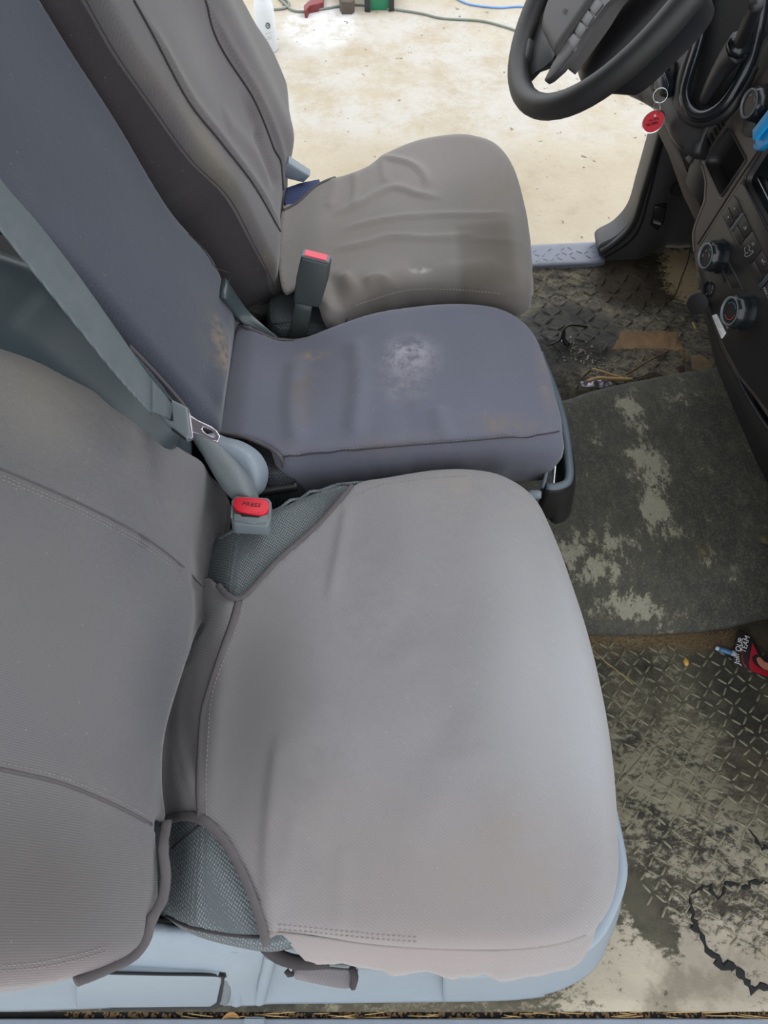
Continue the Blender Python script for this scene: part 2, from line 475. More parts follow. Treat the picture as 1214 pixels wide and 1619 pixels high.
M_pad = plain('airbag_grey', (78, 76, 76), 0.55, var=0.08, bump=0.0001, bscale=1200)
M_btn = plain('button_grey', (70, 68, 70), 0.45, var=0.05)
M_white = plain('white_print', (225, 225, 225), 0.6, var=0.03)
M_icon = plain('icon_grey', (150, 148, 145), 0.6, var=0.03)
M_ink = plain('black_ink', (20, 15, 18), 0.6, var=0.02)
M_blue = plain('sky_blue_plastic', (30, 150, 215), 0.35, var=0.05)
M_bluecloth = plain('navy_blue_cloth', (48, 60, 98), 0.85, var=0.2, scale=200)
M_pillar = plain('pillar_plastic', (70, 70, 72), 0.45, var=0.12, bump=0.0002, bscale=600)
M_sillpl = plain('sill_plate_grey', (120, 126, 138), 0.5, var=0.12, scale=60)
M_hole = plain('deep_shadow_black', (14, 14, 15), 0.8)
def belt_mat():
    m = MB('belt_webbing', 0.7, spec=0.3); w = m.wave(330, (0.3, 0.2, 0.9)); w2 = m.noise(30, 3)
    v = m.mix(w2, sr(88, 98, 102), sr(112, 120, 124)); v = m.mix(m.math('MULTIPLY', w, 0.3), v, sr(70, 78, 80)); m.bump(w, 0.0003); return m.col(v)
M_belt = belt_mat()
def mesh_mat(name, a, b):
    m = MB(name, 0.85, spec=0.25)
    vo = m.n('ShaderNodeTexVoronoi'); vo.inputs['Scale'].default_value = 380; vo.inputs['Randomness'].default_value = 0.15
    mp = m.n('ShaderNodeMapping'); mp.inputs['Scale'].default_value = (1, 0.75, 0.6); mp.inputs['Rotation'].default_value = (0, 0, 0.5); m.l(m.co, mp.inputs[0]); m.l(mp.outputs[0], vo.inputs['Vector'])
    f = m.ramp(vo.outputs['Distance'], 0.15, 0.6, 1, 0); v = m.mix(f, sr(*a), sr(*b)); m.bump(f, 0.0007); return m.col(v)
M_mesh = mesh_mat('grey_seat_mesh', (84, 91, 94), (126, 133, 135))
M_mesh2 = mesh_mat('charcoal_seat_mesh', (56, 61, 63), (88, 94, 96))

# =================================================================== SETTING
# outside ground
def ground_mat():
    m = MB('worn_concrete', 0.9, spec=0.2)
    a = m.noise(1.6, 8, 0.65); b = m.noise(9, 6, 0.7); c = m.noise(60, 3)
    v = m.mix(m.ramp(a, 0.35, 0.65), sr(161, 151, 131), sr(171, 162, 144))
    v = m.mix(m.math('MULTIPLY', m.ramp(b, 0.5, 0.75), 0.4), v, sr(138, 127, 106))
    v = m.mix(m.math('MULTIPLY', m.ramp(c, 0.55, 0.75), 0.18), v, sr(122, 112, 94))
    wa = m.blob((0.35, 3.05, GZ), (2.6, 0.85, 1)); wm = m.math('MULTIPLY', m.ramp(wa, 0.1, 0.6), m.ramp(m.noise(5, 9, 0.78), 0.36, 0.62))
    v = m.mix(m.math('MULTIPLY', wm, 0.85), v, sr(176, 174, 168))
    w2 = m.blob(tuple(ZF(GZ).P(507, 40)), (0.26, 0.30, 1)); v = m.mix(m.math('MULTIPLY', m.ramp(w2, 0.15, 0.5), m.ramp(m.noise(14, 7, 0.75), 0.34, 0.6)), v, sr(192, 192, 190))
    sp = m.ramp(m.noise(34, 2, 0.5), 0.70, 0.74); v = m.mix(m.math('MULTIPLY', sp, 0.7), v, sr(84, 74, 60))
    m.bump(m.noise(40, 5, 0.7), 0.004, 0.5); return m.col(v)
GZ = -0.45
gm = ground_mat()
bm = bmesh.new(); bmesh.ops.create_grid(bm, x_segments=60, y_segments=60, size=9)
for v in bm.verts:
    v.co.z = GZ + 0.004 * noise.noise(v.co * 1.3); v.co.y += 1.5
g = from_bm('ground', bm, gm); tag(g, 'pale worn concrete ground outside the open door', kind='structure')

# van floor (rubber mat with worn tread)
ff = ZF(0.0)
def floor_mat(name, wet=False, hump=False):
    m = MB(name, 0.75, spec=0.35)
    base = m.mix(m.noise(12, 4), sr(52, 52, 49), sr(76, 76, 70))
    big = m.noise(4.5, 10, 0.76); fine = m.noise(70, 8, 0.82, sc=(1, 1.6, 1), rot=(0, 0, 0.7)); grit = m.noise(260, 3, 0.7)
    if hump:
        f = 0.0; acc = None
        for (px, py, rx, ry, st) in ((1000, 650, .055, .09, 1.0), (1025, 735, .07, .10, 1.3), (1035, 800, .055, .09, 1.2), (960, 900, .12, .06, 1.1), (1000, 945, .13, .045, 1.3), (905, 870, .07, .10, .8),
                                     (1110, 880, .08, .06, .7), (1070, 840, .08, .05, .7), (945, 690, .05, .05, .7), (1075, 625, .07, .05, .6), (1150, 900, .05, .03, .7), (890, 950, .06, .05, .8), (960, 860, .16, .05, .7), (1180, 700, .05, .1, .3), (1060, 960, .12, .04, .8), (1120, 730, .08, .12, .35)):
            b = m.math('MULTIPLY', m.blob(HF.P(px, py), (rx, ry, 0.3)), st)
            acc = b if acc is None else m.math('MAXIMUM', acc, b)
        smear = m.math('ADD', m.math('MULTIPLY', m.noise(7, 12, 0.82, sc=(1, 0.7, 1)), 0.42), m.math('MULTIPLY', m.noise(38, 8, 0.8, sc=(1.4, 0.8, 1), rot=(0, 0, 0.6)), 0.58))
        q = m.math('ADD', m.math('MULTIPLY', acc, 0.13), m.math('ADD', m.math('MULTIPLY', smear, 0.95), m.math('MULTIPLY', grit, 0.12)))
        f = m.ramp(q, 0.585, 0.65); base = m.mix(m.math('MULTIPLY', m.ramp(q, 0.50, 0.60), 0.6), base, sr(92, 92, 78))
        v = m.mix(m.math('MULTIPLY', f, 0.85), base, m.mix(fine, sr(136, 133, 113), sr(184, 180, 160)))
        v = m.mix(m.math('MULTIPLY', m.ramp(grit, 0.48, 0.66), 0.4), v, sr(116, 114, 100))
        m.bump(m.noise(330, 2), 0.0005); m.bump(f, 0.0008)
        return m.col(v)
    mid__ = m.noise(24, 8, 0.8, sc=(1, 1.7, 1), rot=(0, 0, 0.6)); q = m.math('ADD', m.math('MULTIPLY', big, 0.25), m.math('ADD', m.math('MULTIPLY', fine, 0.4), m.math('MULTIPLY', mid__, 0.35)))
    if not wet:
        b1 = m.blob(ff.P(1010, 1240), (0.30, 0.16, 1)); b2 = m.blob(ff.P(1120, 1560), (0.34, 0.16, 1)); b3 = m.blob(ff.P(1150, 1330), (0.20, .2, 1)); dk = m.blob(ff.P(1190, 1060), (0.14, 0.10, 1)); dk2 = m.blob(ff.P(1030, 1450), (0.035, 0.09, 1), 0.5)
        q = m.math('ADD', q, m.math('MULTIPLY', m.math('MAXIMUM', m.math('MULTIPLY', b1, .6), m.math('MAXIMUM', b2, m.math('MULTIPLY', b3, .5))), 0.13))
        q = m.math('SUBTRACT', q, m.math('MULTIPLY', m.math('MAXIMUM', dk, dk2), 0.22))
        f = m.ramp(q, 0.515, 0.58)
        tan = m.mix(m.blob(ff.P(1120, 1570), (0.4, 0.3, 1)), sr(136, 132, 110), sr(196, 187, 168))
        v = m.mix(m.math('MULTIPLY', f, 0.82), m.mix(m.ramp(big, .4, .6), sr(46, 45, 39), sr(84, 81, 66)), tan)
        ed = m.ramp(m.noise(3.2, 3), 0.5, 0.66); v = m.mix(m.math('MULTIPLY', ed, 0.35), v, sr(62, 52, 40))
        bw = m.ramp(m.noise(7, 5, .7), 0.52, 0.64); v = m.mix(m.math('MULTIPLY', bw, 0.45), v, sr(92, 84, 68)); dk3 = m.blob(ff.P(1195, 1230), (0.10, 0.12, 1)); v = m.mix(m.math('MULTIPLY', dk3, m.ramp(fine, .4, .6)), v, sr(58, 50, 40)); st = m.blob(ff.P(1000, 1010), (0.36, 0.035, 1)); v = m.mix(m.math('MULTIPLY', st, m.ramp(grit, 0.35, 0.6)), v, sr(132, 112, 78))
    else:
        f = m.ramp(q, 0.43, 0.58); v = m.mix(m.math('MULTIPLY', f, 0.85), base, sr(158, 149, 126))
        wb_ = m.blob(ff.P(1015, 450), (0.22, 0.17, 1)); w2 = m.ramp(m.math('ADD', m.math('MULTIPLY', wb_, .35), m.math('ADD', m.math('MULTIPLY', fine, 0.3), m.math('MULTIPLY', big, .8))), 0.66, 0.76)
        v = m.mix(m.math('MULTIPLY', w2, 0.85), v, sr(52, 42, 30))
        b3 = m.blob(ff.P(1078, 440), (0.09, 0.15, 1)); v = m.mix(m.math('MULTIPLY', m.ramp(m.math('ADD', m.math('MULTIPLY', b3, .4), fine), .62, .76), .85), v, sr(206, 184, 146))
        wet_ = m.ramp(m.math('ADD', m.blob(ff.P(900, 530), (0.20, 0.16, 1)), m.math('MULTIPLY', fine, 0.6)), 0.5, 0.8)
        v = m.mix(m.math('MULTIPLY', wet_, 0.75), v, sr(48, 50, 52))
        m.l(m.ramp(m.math('MAXIMUM', w2, wet_), 0, 1, 0.75, 0.16), m.b.inputs['Roughness'])
    m.bump(fine, 0.0035 if wet else 0.0014); m.bump(m.noise(18, 4), 0.004, 0.5)
    return m.col(v)
def HB(a, b):  # height of the centre hump above its frame: nearly flat, falling towards the near mat and at the far lip
    return -0.075 * sm(-b, -0.60, -0.42) - 0.02 * sm(b, 0.93, 1.04) + 0.006 * np.sin(a * 17 + 1) * np.sin(b * 13)
HF = ZF(0.08)
M_floorn = floor_mat('near_floor_mat')
M_floorw = floor_mat('wet_floor_mat', wet=True)
M_hump = floor_mat('hump_mat', hump=True)
# near floor part and driver footwell part, each its own sheet
Y0 = -0.088
floor = Sheet(ff, [(-0.75, Y0), (1.25, Y0), (1.25, 0.72), (-0.75, 0.72)], 0.02, base=lambda a, b: 0.004 * np.sin(a * 14) * np.sin(b * 9 + 1) + 0.006 * sm(-a, -0.36, -0.30), world=True, spline=False, skirt=[(0, 0.03, 0)], r=0.0)
o = floor.build('floor', M_floorn); tag(o, 'dirty black rubber floor with raised tread', kind='structure')
floor_o = o
def fb2(a, b):
    z = -0.05 * sm(-b, -1.06, -0.98) * sm(a, 0.22, 0.36) + 0.012 * np.exp(-((b - 1.22 + 0.15 * a) / 0.018) ** 2) * (a > 0.2) + 0.02 * sm(b, 1.3, 1.4)
    z -= 0.03 * np.exp(-(((a - 0.36) / 0.06) ** 2 + ((b - 1.03) / 0.05) ** 2)); return z
ffl = Sheet(ff, [(-0.75, 0.72), (1.25, 0.72), (1.25, 1.45), (-0.75, 1.45)], 0.012, base=fb2, world=True, spline=False, lump=0.006, lscale=14)
o2 = ffl.build('floor', M_floorw); tag(o2, 'wet muddy footwell floor on the far side', kind='structure')

M_bar = plain('dusty_tread_bar', (118, 115, 94), .75, var=.6, scale=30)
def tread(name, S, region, pitch, ln, wd, hgt, mat, parent, seed=1, ang=0.0):
    rnd = random.Random(seed); vs, fs = [], []
    poly = np.array([S.fr.px(*p) for p in region]); lo, hi = poly.min(0), poly.max(0); c, s_ = math.cos(ang), math.sin(ang)
    pts = []; nn = int(max(hi - lo) / pitch) + 2; mid = (lo + hi) / 2
    for i in range(-nn, nn):
        for j in range(-nn, nn):
            x, y = i * pitch, j * pitch; pts.append((mid[0] + c * x - s_ * y, mid[1] + s_ * x + c * y, (i + j) % 2))
    pts = np.array(pts); pts = pts[inside(pts[:, :2], poly)]
    for (x, y, k) in pts:
        if rnd.random() < 0.14: continue
        x += rnd.uniform(-.1, .1) * pitch; y += rnd.uniform(-.1, .1) * pitch; a = ang + (math.pi / 4 if k else -math.pi / 4) + rnd.uniform(-.22, .22); ca, sa = math.cos(a), math.sin(a); b = len(vs)
        hh = hgt * rnd.uniform(.5, 1.15); z0 = float(S.h(np.array([[x, y]]), roll=False)[0])
        for (u, v, w) in ((-1, 0, -1), (-.6, -1, -1), (.6, -1, -1), (1, 0, -1), (.6, 1, -1), (-.6, 1, -1), (-.8, 0, 1), (-.5, -.55, 1), (.5, -.55, 1), (.8, 0, 1), (.5, .55, 1), (-.5, .55, 1)):
            uu, vv = u * ln / 2, v * wd / 2; vs.append(tuple(S.fr.at(x + ca * uu - sa * vv, y + sa * uu + ca * vv, z0 + (hh if w > 0 else -0.001))))
        fs.append(tuple(b + q for q in (6, 7, 8, 9, 10, 11)))
        for q in range(6): fs.append((b + q, b + (q + 1) % 6, b + 6 + (q + 1) % 6, b + 6 + q))
    me = bpy.data.meshes.new(name); me.from_pydata(vs, [], fs); me.update()
    o = link(name, me, mat, parent); o['kind'] = 'stuff'; return o
tread('tread_bars', floor, [(900, 1015), (1214, 1030), (1300, 1120), (1300, 1540), (1214, 1530), (1010, 1420), (965, 1180)], 0.0172, 0.0195, 0.0042, 0.0018, M_bar, floor_o, 1, 0.12)
tread('tread_bars', ffl, [(842, 425), (1000, 425), (1085, 430), (1085, 540), (1040, 580), (960, 610), (880, 600), (842, 500)], 0.026, 0.028, 0.006, 0.0025, M_floorw, o2, 2, 0.12)
floor_far = o2

# centre hump mat
hump = Sheet(HF, [(700, 560, 0), (800, 640, 0), (885, 634, .008), (930, 620, .008), (980, 608, .008), (1060, 592, .008), (1138, 580, .008), (1200, 575, 0), (1330, 700, 0), (1400, 900, 0), (1300, 965, .01), (1214, 975, .012), (1150, 990, .012), (1060, 1000, .012), (980, 1003, .012), (920, 1003, .012), (850, 1005, 0), (700, 1000, 0), (600, 900, 0)],
             0.012, base=HB, skirt=[(0.001, 0.006, 0.0), (-0.004, 0.012, 0)], tuck=0.1, spline=True,
             folds=[([(905, 985), (1000, 1000), (1090, 985)], 0.006, 0.02), ([(1100, 930), (1150, 905), (1214, 860)], 0.006, 0.02), ([(990, 970), (1020, 950), (1050, 960)], 0.003, 0.006)])
hr = thing('floor_mat', HF.P(1000, 800, -0.08), 'black rubber mat smeared with dried tan mud over the raised centre floor', 'floor mat')
hump.build('mat_sheet', M_hump, hr)
M_brass = plain('dull_brass', (112, 104, 82), 0.5, metal=0.3)
for (x, y) in ((1112, 872), (1210, 855)):
    lathe('bolt', [(0.0, 0.004), (0.0045, 0.004), (0.006, 0.003), (0.0065, 0.001), (0.011, 0.0008), (0.0118, -0.002)], hump.P(x, y), (0, 0, 1), M_brass, hr, 16)

# near sill: debris gap and door sill below it
M_sill = plain('sill_grey_blue', (120, 130, 142), 0.55, var=0.2, scale=30)
def boxo(name, a, b, mat, parent=None, bev=0.004):
    bm = bmesh.new(); bmesh.ops.create_cube(bm, size=1)
    for v in bm.verts: v.co = Vector([(a[i] + b[i]) / 2 + v.co[i] * (b[i] - a[i]) for i in range(3)])
    if bev: bmesh.ops.bevel(bm, geom=list(bm.edges), offset=bev, segments=2, affect='EDGES')
    o = from_bm(name, bm, mat, parent); sharp(o); return o
tr = boxo('trim_1', (-0.8, -0.20, -0.07), (1.3, -0.0965, 0.0), M_sill, None, 0.001); tag(tr, 'grey blue painted door sill along the near edge', kind='structure')
gt = boxo('trim_2', (-0.8, -0.106, -0.08), (1.3, -0.07, -0.010), M_hole, None, 0); tag(gt, 'dark gap between mat and door sill', kind='structure')
M_straw = plain('dry_straw', (176, 148, 100), 0.8, var=0.3, scale=60)
M_dirt = plain('dry_soil', (112, 90, 62), 0.95, var=0.5, scale=150)
rnd = random.Random(5)
def crumbs(name, pts, rmin, rmax, mat, parent=None):
    bm = bmesh.new()
    for p in pts:
        r = rnd.uniform(rmin, rmax); m = Matrix.Translation(Vector([float(q) for q in p])) @ Matrix.Diagonal((r, r * rnd.uniform(.6, 1.6), r * .7, 1))
        bmesh.ops.create_icosphere(bm, subdivisions=1, radius=1, matrix=m)
    return from_bm(name, bm, mat, parent, False)
dd = crumbs('soil_crumbs', [(rnd.uniform(-.45, .62), rnd.uniform(-.0965, -.086), -0.0085) for _ in range(650)], .0008, .003, M_dirt)
tag(dd, 'dry soil crumbs packed into the gap along the door sill', 'debris', kind='stuff')
sc_ = [];
for i in range(36):
    x = rnd.uniform(-.35, .6); L = rnd.uniform(.012, .05); y = rnd.uniform(-.0965, -.088); a = rnd.uniform(-.12, .12)
    o = tube('straw_piece', [(x, y, -.005), (x + L / 2, y + a * L * .5, -.003 + rnd.uniform(0, .003)), (x + L, y + a * L, -.005)], 0.0007, M_straw, seg=5, step=.006)
    tag(o, 'thin dry straw stem lying in the dirt along the door sill', 'straw', 'straw stems in the sill gap')
lf = Sheet(Frame((-0.215, -0.094, -0.004), (1, 0.2, 0), (0, 1, 0.4)), [(-.012, 0), (-.004, .006), (.006, .005), (.012, -.002), (.002, -.006)], 0.002, base=lambda a, b: 30 * a * a + 20 * b * b, world=True, skirt=[(0, .0004, 0)], r=0.0001).build('dry_leaf', plain('dry_leaf', (150, 112, 70), 0.8, var=.3))
tag(lf, 'curled brown dry leaf in the sill gap below the seat', 'leaf')
tb = boxo('sill_clip', (-0.196, -0.125, -0.012), (-0.165, -0.094, 0.004), M_shield, None, 0.002); tag(tb, 'small grey plastic clip on the sill below the passenger seat', 'clip')

# soil band on the near floor next to the hump
sp = []
for i in range(900):
    px = rnd.uniform(925, 1165); py = 1004 + rnd.gauss(0, 8) + (10 * math.sin(px * .03)); p = floor.P(px, py); sp.append((p[0], p[1], p[2] + .0005))
o = crumbs('soil_grit', sp, .0005, .0016, M_dirt); tag(o, 'line of brown grit where the two floor mats meet', 'debris', kind='stuff')
# torn opening in the near mat
def torn(name, pts, wd, lab):
    out = []; rr = random.Random(11)
    P = [floor.P(*p) for p in pts]; P = catmull3(P, .005); n = len(P); L, R = [], []
    for i, p in enumerate(P):
        t = P[min(i + 1, n - 1)] - P[max(i - 1, 0)]; s_ = np.array([t[1], -t[0], 0]); s_ /= np.linalg.norm(s_) + 1e-9
        w = wd * (0.35 + rr.random()) * min(1, i / 4, (n - 1 - i) / 4); j = s_ * rr.uniform(-.003, .003)
        L.append(p + s_ * w + j + [0, 0, .0018]); R.append(p - s_ * w + j + [0, 0, .0018])
    vs = L + R + [l + (l - r) * .5 + [0, 0, -.002] for l, r in zip(L, R)] + [r + (r - l) * .5 + [0, 0, -.002] for l, r in zip(L, R)]
    fs = []
    for i in range(n - 1):
        fs += [(i, i + 1, n + i + 1, n + i), (2 * n + i, 2 * n + i + 1, i + 1, i), (n + i, n + i + 1, 3 * n + i + 1, 3 * n + i)]
    me = bpy.data.meshes.new(name); me.from_pydata([tuple(v) for v in vs], [], fs); me.update()
    o = link(name, me, M_hole, floor_o, False); o['label'] = lab; return o
torn('torn_edge', [(1090, 1415), (1094, 1440), (1100, 1465), (1118, 1500), (1135, 1515), (1143, 1535), (1155, 1525), (1175, 1545), (1190, 1565), (1214, 1560), (1240, 1565)], .0028, 'black jagged tear in the rubber')
torn('torn_edge', [(1090, 1415), (1120, 1400), (1135, 1425), (1150, 1395), (1175, 1405), (1190, 1395), (1230, 1400)], .0016, 'fine black tear in the rubber')
torn('torn_edge', [(1182, 1310), (1195, 1325), (1205, 1342), (1225, 1335)], .0022, 'short black tear in the rubber')
# raised curved ridge in the mat
tube('mat_ridge', [floor.P(x, y, -.003) for x, y in ((1018, 1040), (1034, 1090), (1036, 1130), (1025, 1180), (1000, 1215), (968, 1245))], .005, M_floorn, floor_o, flat=0.9)
o = tube('straw_piece', [floor.P(918, 1010, .003), floor.P(950, 1040, .012), floor.P(985, 1068, .01), floor.P(1000, 1082, .003)], 0.0007, M_straw, seg=6); tag(o, 'long thin straw stalk on the floor in front of the passenger seat', 'straw')
lf = lathe('dry_seed', [(0, .0045), (.0035, .004), (.006, .0015), (.005, -.0005), (0, -.001)], floor.P(1084, 1047, .0005), (0.1, 0, 1), plain('yellow_seed', (196, 158, 70), .5, var=.25, scale=200), seg=14, sx=1.2, sy=.8)
tag(lf, 'small yellow brown seed husk on the floor mat', 'seed')

# ------------------------------ far side: sill plate, pillar trim, kick panel
SP = ZF(0.03)
spl = thing('door_sill_plate', SP.P(890, 400, -.02), 'grey ribbed step plate across the far door sill', 'sill plate')
S = Sheet(SP, [(600, 392, 0), (840, 387, .004), (948, 382, .004), (957, 413, .004), (940, 417, .004), (840, 421, .004), (600, 424, 0)], 0.008, skirt=[(0.0, .012, 0), (0, .03, 0)], spline=False, tuck=.1)
S.build('plate', M_sillpl, spl)
tread('tread_bars', S, [(842, 392), (942, 387), (946, 410), (842, 415)], .017, .017, .003, .0014, M_sillpl, spl, 4, 0.1)
PF = Frame((0.5, 1.405, 0.2), (1, 0, 0), (0, 0, 1))   # plane facing the camera (normal -Y)
kp = thing('door_pillar', PF.P(1000, 410), 'black moulded pillar and kick panel beside the far footwell', 'pillar')
S = Sheet(PF, [(945, 391, .004), (975, 372, .006), (998, 345, .006), (1012, 300, .006), (1028, 245, .006), (1042, 195, .006), (1070, 60, 0), (1400, 60, 0), (1400, 440, 0), (1180, 420, 0), (1075, 410, .004), (1010, 415, .006), (960, 418, .006)], 0.01,
          base=lambda a, b: 0.0 * a - 0.05 * sm(a, 0.09, 0.20), r=0, skirt=[(0.001, .03, 0), (0, .05, 0)], tuck=.1)
S.build('kick_panel', M_pillar, kp)
tube('door_seal', [S.P(x, y, .002) for x, y in ((950, 397), (978, 378), (1002, 350), (1018, 300), (1034, 246), (1048, 195), (1068, 120))], .011, M_darkpl, kp, flat=.7)
tube('trim_groove', [S.P(x, y, .001) for x, y in ((955, 408), (992, 385), (1012, 358), (1026, 310), (1044, 240), (1056, 205))], .0025, M_hole, kp)
slab('release_recess', S.fr, [(1029, 318), (1055, 326), (1050, 352), (1040, 366), (1022, 352)], -.04, -.002, M_hole, kp, .002)
slab('release_lever', S.fr, [(1035, 326), (1052, 330), (1048, 350), (1032, 347)], -.03, .006, M_darkpl, kp, .003)
slab('release_mark', S.fr, [(1034, 350), (1045, 353), (1044, 356), (1033, 353)], .0, .0075, M_icon, kp, 0)
lathe('door_stop', [(0, .02), (.012, .02), (.016, .012), (.016, -.03)], S.P(1070, 295, .005), (0, -1, 0.1), M_darkpl, kp, 20)

# ------------------------------ driver footwell debris
M_card = plain('sodden_cardboard', (96, 74, 46), 0.6, var=0.75, scale=45, bump=.001, bscale=120)
def zf2(x, y, o=0): return ffl.P(x, y, o)
def board(name, poly, z, th, lab, cat, mat=M_card, tilt=(0, 0)):
    fr = Frame((0, 0, z), (1, 0, tilt[0]), (0, 1, tilt[1])); k_ = linsub(poly, 3.5); poly = [(q[0] + 1.6 * noise.noise(Vector((i * .9, 2, 7))) * 2, q[1] + 1.6 * noise.noise(Vector((i * .9, 9, 3))) * 2) for i, q in enumerate(k_)]; o = slab(name, fr, poly, -th, 0, mat, None, .0006); return tag(o, lab, cat)
board('cardboard_scrap', [(968, 552), (983, 524), (1020, 523), (1068, 524), (1080, 552), (1070, 554), (1050, 551), (1010, 551)], .030, .004, 'flat brown cardboard strip on the wet footwell floor', 'cardboard', tilt=(0, .35))
board('cardboard_scrap', [(985, 592), (1015, 570), (1060, 553), (1082, 551), (1085, 572), (1080, 590), (1010, 600)], .000, .003, 'dark brown sodden cardboard flap below the brown strip, by the mat edge', 'cardboard', plain('dark_card', (62, 47, 32), .8, var=.4, scale=40))
board('dry_leaf', [(1092, 562), (1108, 560), (1122, 572), (1128, 582), (1112, 586), (1094, 584)], .022, .001, 'pale crumpled leaf at the console end of the footwell', 'leaf', plain('pale_leaf', (118, 98, 74), .8, var=.5, scale=70))
board('wood_splinter', [(1078, 553), (1083, 553), (1083, 570), (1078, 571)], .03, .003, 'short upright pale wood splinter by the cardboard', 'wood')
for k, (pts, lab) in enumerate(((((937, 583), (960, 590), (985, 598)), 'straight straw stick leading out from the mat edge'), (((928, 603), (945, 598), (970, 599), (1000, 600)), 'thick yellow straw lying along the mat edge'),
                         (((990, 592), (1030, 568), (1058, 554)), 'brown twig slanting across the dark cardboard'), (((993, 536), (1020, 541), (1045, 545)), 'brown twig lying on the cardboard strip'), (((1095, 510), (1100, 520)), 'short pale straw below the black socket cap'))):
    o = tube('straw_piece', [np.array(ZF(.034 if k in (2, 3) else .03).P(*p)) for p in pts], .0022 if k != 1 else .004, M_straw if k < 2 or k == 4 else M_card, seg=6); tag(o, lab, 'straw')
o = tube('wire_piece', [zf2(866, 546, .006), zf2(885, 538, .01), zf2(892, 520, .03), zf2(905, 514, .035), zf2(928, 517, .03)], .0025, M_rubdk, seg=6); tag(o, 'bent black rubber strip curling up from the wet floor', 'strip')
o = tube('wire_piece', [zf2(892, 520, .03), zf2(891, 535, .01), zf2(898, 546, .004)], lambda t: .003 + .003 * t, M_rubdk, seg=6); tag(o, 'short black rubber tongue beside the bent strip', 'strip')
M_silver = plain('crumpled_foil', (150, 148, 160), 0.3, metal=.5, var=.3, scale=80)
o = Sheet(ZF(.022), [(917, 607), (925, 601), (935, 603), (948, 600), (965, 604), (968, 609), (945, 612), (925, 611)], .004, lump=.012, lscale=70, skirt=[(0, .001, 0)], r=.001).build('foil_wrapper', M_silver); tag(o, 'crumpled silver wrapper tucked under the mat edge', 'wrapper')
wg = []
for i in range(500):
    t = rnd.random(); px = 900 + 50 * t + rnd.gauss(0, 11); py = 545 + 50 * t + rnd.gauss(0, 9); wg.append(ffl.P(px, py, .001) if i % 4 == 0 else None)
wg = [w for w in wg if w is not None]
o = crumbs('gravel_grit', wg, .001, .0032, plain('wet_grit', (130, 124, 116), .3, var=.4, scale=200)); tag(o, 'wet gravel grit in the low corner of the footwell', 'gravel', kind='stuff')
# hanging thin cable beside console
o = tube('thin_cable', [ZF(.30).P(1094, 375), ZF(.22).P(1088, 410), ZF(.12).P(1077, 440), ZF(.05).P(1068, 465), ffl.P(1058, 478, .003)], .0013, M_rubdk, seg=6); tag(o, 'thin black cable hanging beside the console to the footwell floor', 'cable')

# shell of the cab that closes the space (roof, bulkhead, dash top behind the frame)
M_head = plain('headliner_grey', (150, 152, 150), .9)
o = boxo('ceiling', (-0.95, -0.12, 1.52), (0.42, 1.52, 1.56), M_head, None, .01); tag(o, kind='structure')
o = boxo('wall_front', (1.0, -0.05, -0.02), (1.04, 1.45, 0.86), M_darkpl, None, .01); tag(o, kind='structure')
o = boxo('wall_rear', (-0.98, -0.10, -0.05), (-0.92, 1.48, 1.52), plain('bulkhead_grey', (110, 112, 112), .8), None, .01); tag(o, kind='structure')
# =================================================================== SEATS
def stitches(name, pts, mat, parent, ln=.0032, gap=.0022, wd=.0006, lift=.0004):
    P = catmull3(pts, .001); vs, fs = [], []; i = 0; n = len(P); a = int(ln / .001); b = int(gap / .001)
    while i + a < n:
        p, q = P[i], P[i + a]; t = q - p; t /= np.linalg.norm(t) + 1e-9; s_ = np.cross(t, [0, 0, 1]); s_ /= np.linalg.norm(s_) + 1e-9; u = np.cross(s_, t); k = len(vs)
        for (e, c, d) in ((0, -1, 0), (0, 1, 0), (1, 1, 0), (1, -1, 0), (.25, 0, 1), (.75, 0, 1)): vs.append(tuple(p + (q - p) * e + s_ * wd * c + u * (lift * (1 if u[2] > 0 else -1)) * (1.6 if d else -.5)))
        fs += [(k, k + 1, k + 4), (k + 1, k + 2, k + 5, k + 4), (k + 2, k + 3, k + 5), (k + 3, k, k + 4, k + 5)]; i += a + b
    me = bpy.data.meshes.new(name); me.from_pydata(vs, [], fs); me.update(); o = link(name, me, mat, parent, False); o['kind'] = 'stuff'; return o
def seam(S, pts, parent, mat, r=.0016, off=.0002, name='seam', flat=.6, step=.006):
    return tube(name, [S.P(x, y, off) for x, y in dense(pts)], r, mat, parent, flat=flat, seg=6, step=step)
def dense(pts, k=4):
    P = catmull([np.array(p, float) for p in pts], 18, False); return [tuple(p) for p in P]

